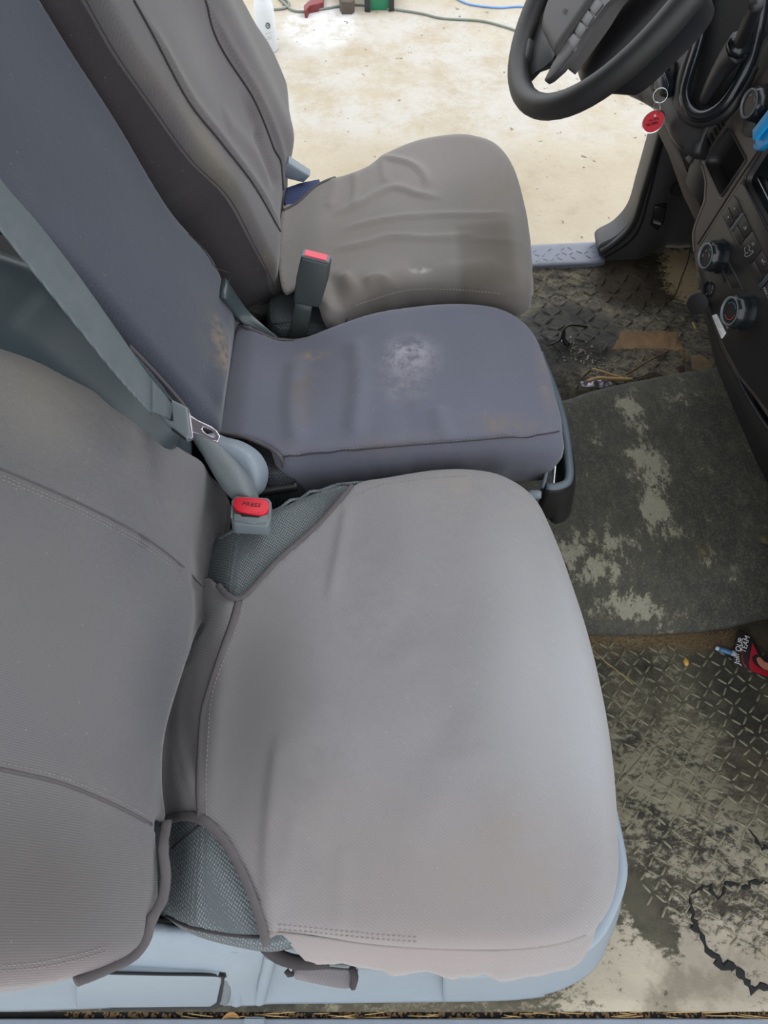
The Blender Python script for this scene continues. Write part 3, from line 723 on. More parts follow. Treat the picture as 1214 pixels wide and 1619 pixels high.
# ---- near passenger seat ------------------------------------------------
pr = thing('passenger_seat', (0.0, 0.28, 0.0), 'nearest wide seat in a dusty grey-brown twill cover with grey mesh showing at its corners', 'seat')
def base_near(a, b):
    z = 0.012 * (1 - ((a - 0.05) / 0.3) ** 2) * 1.0 + 0.006 * np.sin((b - .05) * 6)
    z = z - 0.058 * sm(-a, 0.18, 0.25)                 # falls into the crease by the backrest
    z = z - 0.010 * np.exp(-(((a - 0.06) / .10) ** 2 + ((b - .26) / .12) ** 2))
    return z
folds_near = [([(545, 790), (532, 860), (520, 920), (515, 955)], .0042, .006, 'c'), ([(436, 1150), (425, 1230), (416, 1330), (416, 1400), (428, 1475)], .0060, .007, 'c'),
              ([(700, 1140), (725, 1180), (690, 1260), (620, 1330)], .0035, .03), ([(640, 1040), (700, 1130), (720, 1200)], -.003, .03), ([(450, 1440), (445, 1380), (470, 1280)], .002, .01),
              ([(300, 1040), (285, 1120), (290, 1200), (310, 1280)], .016, .012), ([(345, 950), (300, 1010), (278, 1080), (262, 1180)], -.012, .016), ([(330, 1110), (350, 1100), (375, 1098)], .0012, .004), ([(330, 1122), (352, 1118), (380, 1120)], .001, .004),
              ([(535, 1480), (540, 1400), (545, 1330)], .0014, .008), ([(620, 760), (640, 850), (600, 980)], .002, .03), ([(760, 900), (720, 1000), (700, 1060)], -.002, .04)]
out_near = [(345, 925, 0), (378, 944, 0), (440, 884, 0), (505, 828, 0), (545, 779, .003), (572, 756, .018, .2), (610, 748, .022, .2), (680, 737, .022, .2), (740, 735, .022, .2), (795, 746, .024, .3), (845, 782, .028, .5), (876, 840, .03, .6),
            (905, 920, .03, .7), (932, 1010, .03, .8), (955, 1110, .03, .8), (970, 1220, .03, .9), (976, 1320, .03, .9), (975, 1380, .03, 1), (962, 1435, .03, 1), (925, 1480, .022, 1), (850, 1500, .014, 1), (760, 1503, .012, 1), (680, 1502, .012, 1), (600, 1496, .012, 1), (520, 1484, .012, 1), (445, 1474, .008, 1), (424, 1480, .002, 1), (412, 1450, 0),
            (388, 1390, 0), (356, 1330, 0), (322, 1296, 0), (292, 1288, 0), (262, 1294, 0), (245, 1290, 0), (232, 1200, 0), (245, 1060, 0), (285, 950, 0), (325, 915, 0)]
near = Sheet(CF, out_near, .0055, base=base_near, folds=folds_near, skirt=[(.007, .006, 0), (.018, .018, .002), (.022, .034, .005), (.023, .050, .011), (.015, .062, .011), (.006, .060, .004)], lump=.0022, lscale=9, tuck=.3, skd=lambda n: 0.12 + 0.88 * max(0.0, min(1.0, (-n[1] - .75) * 5)))
np_ = lambda x, y: near.P(x, y)
F_near = fabric('dusty_twill_cover', (127, 126, 128), [
    (np_(860, 1050), (.10, .34, .2), (160, 162, 164), .5, 0), (np_(600, 1350), (.25, .16, .2), (140, 132, 124), .35, 6), (np_(560, 960), (.14, .22, .2), (104, 103, 107), .5, 5), (np_(930, 1100), (.05, .25, .2), (172, 176, 180), .35, 0),  # front edge paler where light falls, put in the colour
    (np_(760, 780), (.14, .06, .2), (150, 138, 124), .35, 12), (np_(400, 1150), (.10, .25, .2), (74, 71, 71), .7, 0), (np_(470, 1200), (.12, .22, .2), (100, 97, 97), .45, 4), (np_(840, 1330), (.07, .1, .2), (130, 118, 100), .35, 8), (np_(650, 1515), (.3, .04, .2), (160, 146, 142), .5, 0), (np_(700, 1420), (.3, .14, .2), (126, 117, 113), .5, 0), (np_(620, 1000), (.12, .12, .2), (108, 106, 106), .4, 7), (np_(290, 1150), (.06, .28, .2), (56, 53, 56), .75, 0)],  # shade in the crease and at the cushion back put in the colour
    twill=.00032, tw_rot=(0, 0, 2.15), tscale=112, dust=.12)
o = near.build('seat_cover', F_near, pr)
M_seam = plain('grey_thread', (128, 122, 120), .9, var=.1); M_hem = plain('hem_binding', (84, 80, 82), .85, var=.15, scale=150)
M_seamd = plain('dark_seam', (52, 48, 50), .9, var=.1)
# binding along cut outs
def hem(S, pts, r, parent, off=.001, mat=None, flat=.55): return tube('hem_binding', [S.P(x, y, off) for x, y in dense(pts)], r, mat or M_hem, parent, flat=flat, seg=8, step=.004)
hem(near, [(345, 925), (358, 940), (378, 946), (398, 930), (440, 884), (505, 826), (540, 786), (556, 768)], .004, pr)
hem(near, [(262, 1296), (292, 1290), (322, 1298), (356, 1332), (388, 1392), (408, 1445), (422, 1496)], lambda t: .0052 * (1 + .14 * noise.noise(Vector((t * 22, 1, 2)))), pr, flat=.42)
# raised seam of the cushion panel
seam(near, [(378, 948), (368, 985), (352, 1030), (334, 1085), (322, 1130), (318, 1190), (316, 1240), (318, 1292)], pr, M_hem, .0048, .0, flat=.45)
stitches('stitching', [near.P(x, y, .0004) for x, y in dense([(385, 955), (372, 1000), (345, 1065), (333, 1110), (328, 1180), (325, 1240), (326, 1290)])], M_seam, pr)
seam(near, [(424, 1474), (500, 1482), (600, 1495), (700, 1501), (800, 1502), (880, 1493), (925, 1478)], pr, M_seam, .0013, .0)
for dy in (-7, -14): stitches('stitching', [near.P(x, y + dy, .0003) for x, y in dense([(440, 1476), (500, 1482), (600, 1492), (660, 1496)])], M_seam, pr)
stitches('stitching', [near.P(x, y, .0003) for x, y in dense([(552, 786), (600, 768), (660, 758), (740, 752)])], M_seam, pr)
stitches('stitching', [near.P(x, y, .0003) for x, y in dense([(535, 800), (470, 868), (405, 936)])], M_seam, pr)
# original mesh cushion under the cover
inner = Sheet(CF, [(345, 850, .012), (385, 828, .012), (430, 806, .012, .3), (480, 783, .012, .3), (530, 766, .012, .3), (575, 760, .012, .3), (680, 765, .01), (800, 790, .01), (860, 860, .01), (900, 960, .01), (930, 1100, .01), (945, 1300, .01), (930, 1420, .01), (850, 1470, .01), (700, 1480, .01), (560, 1480, .01), (470, 1492, .01), (425, 1502, .012), (370, 1494, .012), (310, 1478, .012), (262, 1452, .012), (236, 1420, .01), (235, 1290, .01), (250, 1100, .01), (280, 950, .01), (310, 880, .01)],
              .008, base=lambda a, b: base_near(a, b) - .010 - .006 * sm(a, -.15, 0.0), skirt=[(.002, .012, 0), (.002, .06, 0)], tuck=.1)
inner.build('cushion', M_mesh, pr)
seam(inner, [(262, 1448), (300, 1466), (360, 1478), (410, 1482)], pr, M_seamd, .0016)
seam(inner, [(272, 1342), (300, 1318), (335, 1290)], pr, M_seamd, .0014)
tube('piping', [inner.P(x, y, .001) for x, y in dense([(345, 852), (400, 823), (460, 794), (520, 770), (575, 762)])], .003, M_mesh, pr, flat=.7)

# backrest
NB = lean(-0.227, 0.3, ZC, 25)
def base_nb(a, b):
    return 0.006 * np.cos((a) * 22) - 0.02 * sm(-b, -0.03, 0.03) * 1.0 + 0.012 * np.exp(-((b - .2) / .12) ** 2) * np.cos(a * 4)
nbk = Sheet(NB, [(262, 1290, 0), (246, 1296, .004), (240, 1345, .012, .9), (240, 1400, .014, 1), (238, 1450, .014, 1), (222, 1490, .016, 1), (185, 1520, .018, 1), (130, 1540, .02, 1), (60, 1556, .02, 1), (0, 1563, .02, 1), (-90, 1570, .02, 1), (-320, 1560, .03, 1), (-520, 1300, .04), (-520, 900, .04), (-400, 600, .04), (-160, 460, .045, .3), (-60, 492, .045, .3), (0, 521, .045, .3), (60, 549, .045, .3), (110, 578, .045, .3), (150, 600, .045, .3), (185, 630, .045, .3), (240, 663, .04, .3), (290, 701, .035, .3), (335, 748, .03, .4), (362, 792, .02, .5), (360, 826, .01), (350, 870, .004), (343, 918, 0), (335, 955, 0), (306, 1010, 0), (280, 1090, 0), (258, 1180, 0)],
            .0065, base=base_nb, lump=.002, lscale=8, skirt=[(.004, .012, 0), (.002, .03, .003), (-.006, .045, .004), (-.01, .10, 0)], tuck=.15,
            folds=[([(0, 745), (110, 792), (220, 848), (290, 900), (325, 932)], .0045, .013, 'c'), ([(0, 1218), (90, 1238), (180, 1275), (240, 1306)], .005, .013, 'c'), ([(0, 975), (80, 1000), (200, 1060), (240, 1110)], .0022, .03), ([(250, 790), (215, 830), (180, 850)], .003, .012), ([(215, 870), (200, 820), (190, 790)], .003, .015), ([(330, 800), (335, 850), (320, 900)], .004, .01), ([(275, 900), (300, 960), (285, 1020)], .005, .02)])
nbp = lambda x, y: nbk.P(x, y)
F_nearb = fabric('dusty_twill_back', (104, 103, 105), [(nbp(60, 600), (.10, .12, .12), (134, 128, 118), .55, 0), (nbp(60, 1420), (.2, .12, .2), (80, 75, 72), .6, 0), (nbp(100, 1000), (.2, .2, .2), (100, 98, 98), .4, 5), (nbp(260, 1080), (.05, .2, .1), (78, 78, 84), .7, 0), (nbp(220, 860), (.06, .1, .1), (90, 90, 96), .6, 0), (nbp(100, 1540), (.2, .03, .2), (124, 112, 114), .5, 0)], twill=.0003, tw_rot=(0, .4, 1.75), tscale=150, dust=.12)  # crease shade and a darker lower corner put in the colour
nbk.build('backrest_cover', F_nearb, pr)
seam(nbk, [(0, 741), (110, 788), (220, 844), (290, 896), (323, 930), (345, 936)], pr, M_hem, .0013, 0)
for d in (9, 15): stitches('stitching', [nbk.P(x, y + d, .0004) for x, y in dense([(4, 743), (110, 788), (220, 844), (290, 896), (315, 922)])], M_seam, pr)
seam(nbk, [(0, 1216), (90, 1236), (180, 1272), (240, 1304)], pr, M_hem, .0018, .0)
stitches('stitching', [nbk.P(x, y - 10, .0004) for x, y in dense([(4, 1216), (90, 1236), (180, 1272), (236, 1302)])], M_seam, pr)
for d in (0, 8): stitches('stitching', [nbk.P(x, y - 10 - d, .0004) for x, y in dense([(4, 1545), (60, 1540), (120, 1528), (170, 1514)])], M_seam, pr)
# loose bound edge running down beside the near cut out and round the lower backrest corner
tube('hem_binding', [NB.P(264, 1298, -.006), NB.P(258, 1340, .004), NB.P(262, 1385, .008), NB.P(256, 1425, .008), NB.P(240, 1452, .006), NB.P(232, 1480, .002), NB.P(212, 1510, 0), NB.P(170, 1532, -.004), NB.P(120, 1552, -.008)], lambda t: .0055 * (1 + .2 * noise.noise(Vector((t * 26, 4, 2)))), M_hem, pr, flat=.4, seg=10)
tube('hem_binding', [nbk.P(x, y, .001) for x, y in ((362, 800), (359, 835), (350, 880), (342, 905), (342, 926), (352, 938))], .0042, M_hem, pr, flat=.6)
# side flap below valley
bk = boxo('backrest_core', (-0.62, 0.0, 0.30), (-0.36, 0.56, 0.44), M_frame, pr, .01)

# grey blue side shield
def base_zero(a, b): return a * 0
def quadsurf(name, rows, mat, parent, th=.006, sub=6):
    """smooth surface through rows of world points, thickened"""
    R = [catmull3(r, .01, 64) for r in rows]; R = np.array(R); m = len(rows); G = []
    for j in range((m - 1) * sub + 1):
        i = min(j // sub, m - 2); t = j / sub - i; a, b, c, d = R[max(i - 1, 0)], R[i], R[i + 1], R[min(i + 2, m - 1)]
        G.append(0.5 * ((2 * b) + (-a + c) * t + (2 * a - 5 * b + 4 * c - d) * t * t + (-a + 3 * b - 3 * c + d) * t ** 3))
    G = np.array(G); h, w = G.shape[:2]; fs = [(j * w + i, j * w + i + 1, (j + 1) * w + i + 1, (j + 1) * w + i) for j in range(h - 1) for i in range(w - 1)]
    me = bpy.data.meshes.new(name); me.from_pydata([tuple(v) for v in G.reshape(-1, 3)], [], fs); me.update()
    o = link(name, me, mat, parent); md = o.modifiers.new('solid', 'SOLIDIFY'); md.thickness = th; md.offset = 0; return o
def zp(x, y, z): return ZF(z).P(x, y)
def yz(x, y, z, rows=None): return zp(x, y, z)
TZ, BZ = .365, .10
xs = (-80, 60, 170, 235, 300, 350, 372, 400, 418, 450, 560, 700, 800, 860)
def row(ys, z, dx=0): return [zp(x, y, zz) for x, y, zz in zip(xs, ys, z if hasattr(z, '__len__') else [z] * len(xs))]
r0 = row([1462] * 4 + [1468, 1470, 1472, 1474, 1476, 1480, 1484, 1486, 1484, 1478], .335)
r1 = row([1474] * 4 + [1476, 1478, 1480, 1482, 1486, 1492, 1500, 1504, 1500, 1494], .362)
r2 = row([1536, 1536, 1536, 1536, 1537, 1538, 1538, 1530, 1520, 1514, 1520, 1524, 1520, 1514], .30)
r3 = row([1560, 1560, 1560, 1560, 1560, 1562, 1566, 1560, 1550, 1545, 1550, 1552, 1550, 1540], .20)
r4 = row([1597, 1594, 1590, 1588, 1587, 1586, 1586, 1586, 1584, 1583, 1582, 1580, 1578, 1572], .10)
side = quadsurf('side_shield', [r0, r1, r2, r3, r4], M_shield, pr, .006)
# front corner of the shield wraps round the cushion
rc = []
for k, z in ((0.86, .345), (1.0, .355), (1.0, .30), (1.02, .19), (1.03, .10)):
    pts = [(700, 1512, 0), (800, 1508, 0), (870, 1500, 0), (925, 1475, 0), (960, 1430, 0), (980, 1380, 0), (976, 1330, 0), (955, 1250, 0)] if k < 1 else None
cx = [(700, 1540), (780, 1538), (850, 1530), (905, 1510), (945, 1480), (972, 1430), (985, 1385), (982, 1340), (965, 1260)]
inn = [(700, 1505), (780, 1502), (840, 1494), (885, 1476), (920, 1450), (945, 1410), (956, 1370), (955, 1330), (945, 1260)]
low = [(700, 1580), (790, 1578), (855, 1570), (905, 1552), (940, 1525), (962, 1480), (978, 1430), (975, 1370), (955, 1280)]
quadsurf('front_shield', [[zp(x, y, .345) for x, y in inn], [zp(x, y, .352) for x, y in cx], [zp(x, y + 3, .335) for x, y in cx], [zp((x + a) / 2, (y + b) / 2, .22) for (x, y), (a, b) in zip(cx, low)], [zp(x, y, .10) for x, y in low]], M_shield, pr, .006)
# recline lever let into the side
LV = plane3(zp(150, 1545, .285), zp(350, 1545, .285), zp(250, 1588, .115))
if LV.n[1] > 0: LV = Frame(LV.o, -LV.u, LV.v)
slab('lever_gap', LV, [(160, 1538), (356, 1541), (362, 1550), (352, 1592), (340, 1596), (160, 1598)], -.003, .0020, M_hole, pr, .0005)
slab('recline_lever', LV, [(120, 1541), (345, 1544), (351, 1550), (343, 1586), (334, 1592), (120, 1594)], -.004, .0045, M_shield, pr, .0025)
tube('lever_gap', [LV.P(x, y, .003) for x, y in ((160, 1538), (250, 1540), (344, 1542), (352, 1549), (350, 1565), (345, 1586))], .0016, M_hole, pr, seg=6)
tube('lever_recess', [LV.P(x, y, .001) for x, y in ((357, 1548), (358, 1566), (354, 1586))], .006, plain('recess_grey', (96, 104, 110), .6), pr, flat=.4, up=(0, -1, 0))
RBf = plane3(zp(370, 1500, .345), zp(430, 1500, .345), zp(400, 1580, .12))
if RBf.n[1] > 0: RBf = Frame(RBf.o, -RBf.u, RBf.v)
tube('shield_rib', [zp(372, 1500, .345), zp(376, 1540, .275), zp(374, 1586, .11)], .008, M_shield, pr, flat=.6, up=(0, -1, 0))
tube('shield_rib', [zp(428, 1512, .335), zp(418, 1550, .24), zp(410, 1585, .11)], .007, M_shield, pr, flat=.6, up=(0, -1, 0))
# loose strap hanging out under the cover
ribbon('strap', [zp(462, 1532, .31), zp(500, 1529, .325), zp(550, 1532, .325), zp(566, 1533, .32)], [zp(468, 1546, .29), zp(500, 1554, .295), (zp(545, 1562, .295)), zp(562, 1558, .29)], .004, fabric('strap_fabric', (92, 88, 92)), pr)
tube('frayed_end', [zp(556, 1530, .325), zp(561, 1545, .32), zp(558, 1560, .30)], .004, M_seamd, pr, seg=6)
tube('frayed_end', [zp(452, 1534, .315), zp(457, 1541, .315), zp(462, 1540, .31)], .003, M_seamd, pr, seg=6)
boxo('seat_base', (-0.40, 0.02, 0.03), (0.20, 0.52, 0.325), M_frame, pr, .02)
tube('cushion_edge_tube', [zp(418, 1494, .385), zp(440, 1512, .375), zp(475, 1522, .37), zp(520, 1520, .37)], .007, M_seamd, pr)

# ---- middle seat ---------------------------------------------------------
mr = thing('middle_seat', (0.0, 0.72, 0.0), 'narrow middle seat in a smooth blue-grey cover with pale scuffs', 'seat')
def base_mid(a, b):
    return 0.010 * (1 - ((a - .02) / .28) ** 2) + .006 * np.sin(a * 16 + .5) * sm(-a, -.3, .1) - .02 * sm(-a, .19, .25)
mid = Sheet(CF, [(352, 640, 0), (366, 560, 0), (378, 512, .004, .3), (410, 524, .006, .3), (445, 537, .008, .3), (480, 530, .02, .3), (530, 510, .026, .3), (585, 491, .028, .3), (650, 479, .028, .3), (720, 475, .028, .3), (775, 479, .028, .3), (815, 496, .028, .4), (845, 526, .028, .5), (866, 575, .028, .6), (882, 635, .028, .7), (889, 672, .022, .7), (880, 690, .01, .8), (800, 693, .007, .8), (720, 700, .007, .8), (640, 706, .007, .8), (560, 713, .007, .8), (490, 719, .007, .8), (448, 724, .005, .8), (420, 704, .002), (385, 690, 0), (345, 684, 0)],
            .0055, base=base_mid, lump=.0025, lscale=11, skd=lambda n: 0.15 + 0.85 * max(0.0, min(1.0, (-n[1] - .3) * 3)), skirt=[(.004, .006, 0), (.010, .022, .002), (.012, .045, .004), (.006, .072, .005), (.0, .095, .005), (-.006, .12, .003)], tuck=.15,
            folds=[([(560, 530), (568, 600), (558, 700)], .007, .014), ([(470, 560), (462, 640), (470, 710)], .007, .014), ([(690, 640), (700, 680), (715, 700)], .006, .013), ([(620, 560), (640, 640), (650, 700)], -.003, .018), ([(740, 500), (760, 560), (750, 680)], .002, .03)])
mp_ = lambda x, y: mid.P(x, y)
st_mid = [(mp_(650, 560), (.06, .055, .1), (176, 174, 180), .7, 45), (mp_(640, 600), (.06, .06, .1), (150, 146, 150), .5, 30), (mp_(480, 620), (.03, .08, .1), (104, 94, 78), .8, 22), (mp_(495, 562), (.035, .014, .1), (150, 132, 100), .8, 60), (mp_(800, 672), (.09, .03, .1), (120, 108, 96), .7, 25), (mp_(600, 700), (.22, .022, .1), (112, 104, 100), .6, 15), (mp_(860, 600), (.018, .09, .1), (128, 118, 108), .7, 18),
          (mp_(760, 560), (.16, .1, .1), (96, 98, 110), .5, 0), (mp_(500, 580), (.05, .12, .1), (88, 86, 90), .4, 10)]
F_mid = fabric('blue_grey_cover', (98, 100, 113), st_mid, twill=.00008, tscale=150, dust=.10)
mid.build('seat_cover', F_mid, mr)
seam(mid, [(448, 723), (490, 718), (560, 712), (640, 705), (720, 699), (800, 692), (862, 686), (884, 682)], mr, M_seamd, .0012, .0008)
stitches('stitching', [mid.P(x, y - 4, .0004) for x, y in dense([(452, 723), (490, 718), (560, 712), (640, 705), (720, 699), (800, 692), (862, 686)])], M_seam, mr)
hem(mid, [(378, 513), (410, 525), (445, 538), (480, 531)], .0025, mr)
tube('hem_binding', [mid.P(345, 685, .001), mid.P(385, 691, .001), mid.P(420, 705, .001), mid.P(443, 722, .001), CF.P(450, 745, -.03), CF.P(466, 770, -.075)], .0028, M_hem, mr)
imid = Sheet(CF, [(330, 690, .008), (400, 672, .008), (450, 690, .008), (470, 730, .008), (470, 745, .01), (430, 756, .012), (385, 745, .012), (345, 730, .012)], .008, base=lambda a, b: a * 0 - .022, skirt=[(.003, .01, 0), (.002, .08, 0)], tuck=.1)
imid.build('cushion', M_mesh2, mr)
for q in (0, 7, 14): seam(imid, [(350, 692 + q), (385, 698 + q), (415, 716 + q), (440, 738 + q * .4)], mr, M_seamd, .0012)
MBk = lean(-0.223, 0.7, ZC, 18)
F_midb = fabric('blue_grey_back', (66, 67, 78), [], twill=.00006, tscale=150, dust=.05)
def base_mb(a, b): return -0.022 * sm(-b, -.03, .04) + .004 * np.cos(b * 9) - .0 * a
mbk = Sheet(MBk, [(352, 690, 0), (335, 672, .01), (300, 645, .018), (250, 592, .02), (205, 545, .022), (110, 445, .022), (0, 345, .022), (-120, 215, .022), (-260, 40, .022), (-330, -120, .03), (-200, -330, .03), (-60, -280, .03, .3), (10, -95, .024, .3), (65, 0, .024, .3), (112, 78, .024, .3), (190, 198, .024, .3), (270, 330, .024, .3), (330, 398, .022, .3), (362, 460, .018, .3), (378, 508, .006), (374, 560, .002), (368, 600, 0), (362, 660, 0)],
            .0065, base=base_mb, lump=.0018, lscale=7, skirt=[(.003, .01, 0), (.0, .03, .0), (-.004, .07, 0), (-.01, .09, 0)], tuck=.15, folds=[([(345, 500), (352, 560), (340, 640)], .006, .02)])
mbp = lambda x, y: mbk.P(x, y)
F_midb = fabric('blue_grey_back', (69, 73, 84), [(mbp(345, 525), (.03, .04, .02), (148, 132, 106), .85, 60), (mbp(355, 560), (.02, .05, .05), (138, 122, 96), .8, 70), (mbp(335, 520), (.03, .1, .1), (92, 86, 84), .5, 30), (mbp(150, 200), (.2, .2, .2), (62, 65, 72), .4, 4)], twill=.00006, tscale=150, dust=.05)
mbk.build('backrest_cover', F_midb, mr)
seam(mbk, [(298, 370), (322, 395), (350, 438), (362, 470), (374, 508)], mr, M_seamd, .0014)
hem(mbk, [(205, 547), (250, 594), (290, 640), (306, 668), (318, 680)], .0028, mr)
# hinge lever, webbing
lev = Sheet(Frame(zp(380, 740, .43), (1, -.35, .1), (.2, .6, .7)), [(322, 690, .008), (345, 696, .008), (372, 704, .01), (398, 722, .01), (411, 748, .01), (408, 775, .008), (396, 788, .006), (370, 780, .004), (340, 730, .004)], .004, skirt=[(.001, .01, 0), (0, .02, 0)], tuck=.1)
lev.build('hinge_cover', M_shield, mr)
tube('hinge_rod', [zp(400, 778, .37), zp(440, 772, .37), zp(470, 768, .37)], .008, M_darkpl, mr)
boxo('seat_base', (-0.38, 0.60, 0.03), (0.14, 0.86, 0.33), M_frame, mr, .02)
boxo('backrest_core', (-0.50, 0.60, 0.22), (-0.30, 0.80, 0.42), M_frame, mr, .02)
# front tray frame: loop of blue grey plastic around the front of the middle cushion
tr = thing('seat_tray', zp(885, 760, .2), 'grey plastic loop-shaped tray frame sticking out under the front of the middle seat', 'tray')
TRZ = .345
rim = [(860, 555), (878, 600), (893, 642), (903, 690), (908, 735), (908, 752), (902, 766), (884, 773), (864, 773)]
outp = [np.array(zp(x, y, TRZ)) for x, y in rim]
oc = catmull3(outp, .006); n = len(oc); L, R, vs, fs = [], [], [], []
for i, p in enumerate(oc):
    t = oc[min(i + 1, n - 1)] - oc[max(i - 1, 0)]; s_ = np.array([-t[1], t[0], 0]); s_ /= np.linalg.norm(s_); s_ = -s_ if s_[0] > 0 and i < n * .6 else s_
    t2 = np.array([t[1], -t[0], 0]); t2 /= np.linalg.norm(t2)   # outward side (right of travel) kept consistent
    inw = -np.array([-t[1], t[0], 0]) / np.linalg.norm(t[:2])
    for (d, z) in ((.0, -.085), (-.001, -.01), (.0005, -.003), (.003, 0), (.0105, 0), (.0125, -.003), (.0125, -.085)):
        q = p + inw * d + np.array([0, 0, z]); vs.append(q)
K = 7
for i in range(n - 1):
    for k in range(K): fs.append((i * K + k, i * K + (k + 1) % K, (i + 1) * K + (k + 1) % K, (i + 1) * K + k))
fs.append(tuple(range(K))[::-1]); fs.append(tuple((n - 1) * K + k for k in range(K)))
me = bpy.data.meshes.new('tray_rim'); me.from_pydata([tuple(float(c) for c in v) for v in vs], [], fs); me.update()
M_tray = MB('scuffed_tray_plastic', .4); nz = M_tray.ramp(M_tray.noise(60, 6, .8), .58, .64); geo = M_tray.n('ShaderNodeNewGeometry'); M_tray.l(M_tray.mix(M_tray.math('MULTIPLY', nz, .35), M_tray.mix(M_tray.noise(20), sr(74, 86, 94), sr(98, 112, 122)), sr(150, 150, 140)), M_tray.b.inputs['Base Color']); M_tray = M_tray.m
rimo = link('tray_rim', me, M_tray, tr); bm = bmesh.new(); bm.from_mesh(me); bmesh.ops.recalc_face_normals(bm, faces=bm.faces); bm.to_mesh(me); bm.free()
me.materials.append(M_darkpl)
for p in me.polygons:
    if abs(p.normal.z) < .4: p.material_index = 1
# dark outer shell beneath the rim
lo_ = [(866, 800), (872, 822), (880, 831), (893, 822), (902, 800), (906, 780)]
quadsurf('tray_shell', [[zp(x, y, TRZ - .004) for x, y in ((862, 772), (880, 773), (896, 768), (904, 757), (904, 735), (897, 690), (886, 642))], [zp(x, y, .30) for x, y in ((862, 790), (880, 793), (898, 785), (907, 770), (907, 740), (900, 695), (889, 645))], [zp(x, y, .24) for x, y in ((864, 812), (876, 826), (894, 820), (902, 800), (902, 765), (896, 705), (886, 650))]], M_darkpl, tr, .004)
boxo('tray_floor', zp(868, 772, .23), zp(884, 640, .24) + np.array([0.0, 0, 0]), M_hole, tr, 0) if False else None
tube('chrome_bar', [zp(874, 772, .33), zp(876, 750, .33), zp(878, 725, .33), zp(877, 690, .33)], .0035, M_chrome, tr, seg=10)
quadsurf('tray_inner_wall', [[zp(x, y, .33) for x, y in ((858, 772), (866, 735), (870, 690), (862, 640))], [zp(x, y, .25) for x, y in ((856, 778), (864, 745), (868, 700), (860, 650))]], M_shield, tr, .005)
lathe('tray_pivot', [(0, .006), (.005, .006), (.007, .003), (.007, -.01)], zp(849, 782, .33), (1, -.2, .3), M_shield, tr, 16)

# ---- driver seat ---------------------------------------------------------
dr = thing('driver_seat', (0.03, 1.08, 0.0), 'farthest seat under a creased brown-grey cover, by the open door', 'seat')
def base_dr(a, b): return .012 * (1 - ((a - .05) / .3) ** 2) + .018 * sm(a, .05, .20) - .015 * sm(-a, .10, .17)
drv = Sheet(CF, [(447, 330, 0), (470, 318, .004), (500, 291, .012, .3), (540, 276, .02, .3), (575, 262, .02, .3), (592, 250, .02, .3), (604, 240, .024, .3), (660, 217, .03, .3), (715, 208, .034, .3), (752, 209, .034, .3), (790, 227, .034, .4), (817, 268, .034, .5), (833, 330, .034, .6), (841, 395, .034, .7), (842, 440, .034, .7), (834, 462, .03, .7), (800, 462, .03, .7), (700, 456, .03, .7), (640, 458, .03, .7), (590, 474, .028, .7), (545, 492, .024, .7), (520, 490, .01, .8), (500, 470, .004), (470, 455, 0), (448, 460, 0), (440, 400, 0)],
            .006, base=base_dr, lump=.003, lscale=10, skirt=[(.004, .012, .002), (.006, .028, .005), (.0, .042, .007), (-.01, .05, .006), (-.012, .10, 0)], tuck=.15,
            folds=[([(522, 400), (580, 388), (620, 378), (700, 380), (760, 372)], .006, .006, 'c'), ([(530, 370), (600, 352), (680, 344), (760, 342), (830, 345)], .005, .005, 'c'), ([(525, 345), (570, 325), (620, 300), (655, 310), (700, 318)], .006, .007, 'c'), ([(592, 250), (640, 258), (665, 275), (672, 300)], .006, .006, 'c'), ([(600, 250), (604, 290)], .004, .006, 'c'), ([(555, 270), (558, 300), (552, 330)], .004, .006, 'c'), ([(532, 280), (520, 330)], .003, .008),
                   ([(540, 430), (560, 460), (575, 485)], .008, .010), ([(575, 450), (600, 440), (640, 452)], .008, .010), ([(600, 470), (610, 450), (600, 440)], .006, .007), ([(520, 430), (530, 460), (545, 485)], -.008, .010), ([(650, 452), (720, 430), (800, 420)], .004, .02), ([(690, 385), (740, 382), (835, 388)], .002, .006, 'c'), ([(640, 420), (700, 432), (740, 440)], -.004, .015)])
dp_ = lambda x, y: drv.P(x, y)
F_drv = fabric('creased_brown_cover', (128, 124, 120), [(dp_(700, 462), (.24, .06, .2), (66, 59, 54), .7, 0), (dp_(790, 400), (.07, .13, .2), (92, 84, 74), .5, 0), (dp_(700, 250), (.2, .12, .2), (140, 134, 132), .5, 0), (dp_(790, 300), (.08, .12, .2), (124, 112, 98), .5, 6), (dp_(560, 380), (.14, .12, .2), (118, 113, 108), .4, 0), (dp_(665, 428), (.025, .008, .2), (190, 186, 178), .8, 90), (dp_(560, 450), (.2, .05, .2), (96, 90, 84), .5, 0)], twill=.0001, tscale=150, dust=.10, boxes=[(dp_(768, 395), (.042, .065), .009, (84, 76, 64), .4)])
drv.build('seat_cover', F_drv, dr)
stitches('stitching', [drv.P(x, y, .0) for x, y in dense([(560, 484), (600, 470), (650, 458), (720, 458), (790, 464)])], M_seam, dr)
hem(drv, [(447, 332), (470, 320), (500, 293), (530, 280)], .0025, dr)
idrv = Sheet(CF, [(430, 470, .01), (500, 462, .01), (560, 470, .01), (600, 485, .01), (590, 520, .012), (540, 530, .014), (480, 530, .014), (430, 520, .012)], .008, base=lambda a, b: a * 0 - .035, skirt=[(.003, .01, 0), (.002, .1, 0)], tuck=.1)
idrv.build('cushion', M_mesh2, dr)
tube('hem_binding', [idrv.P(508, 478, .012), idrv.P(525, 486, .012), idrv.P(545, 502, .010), idrv.P(560, 515, .008)], .006, M_hem, dr)
seam(idrv, [(430, 512), (470, 508), (510, 510), (550, 500)], dr, M_seamd, .0018)
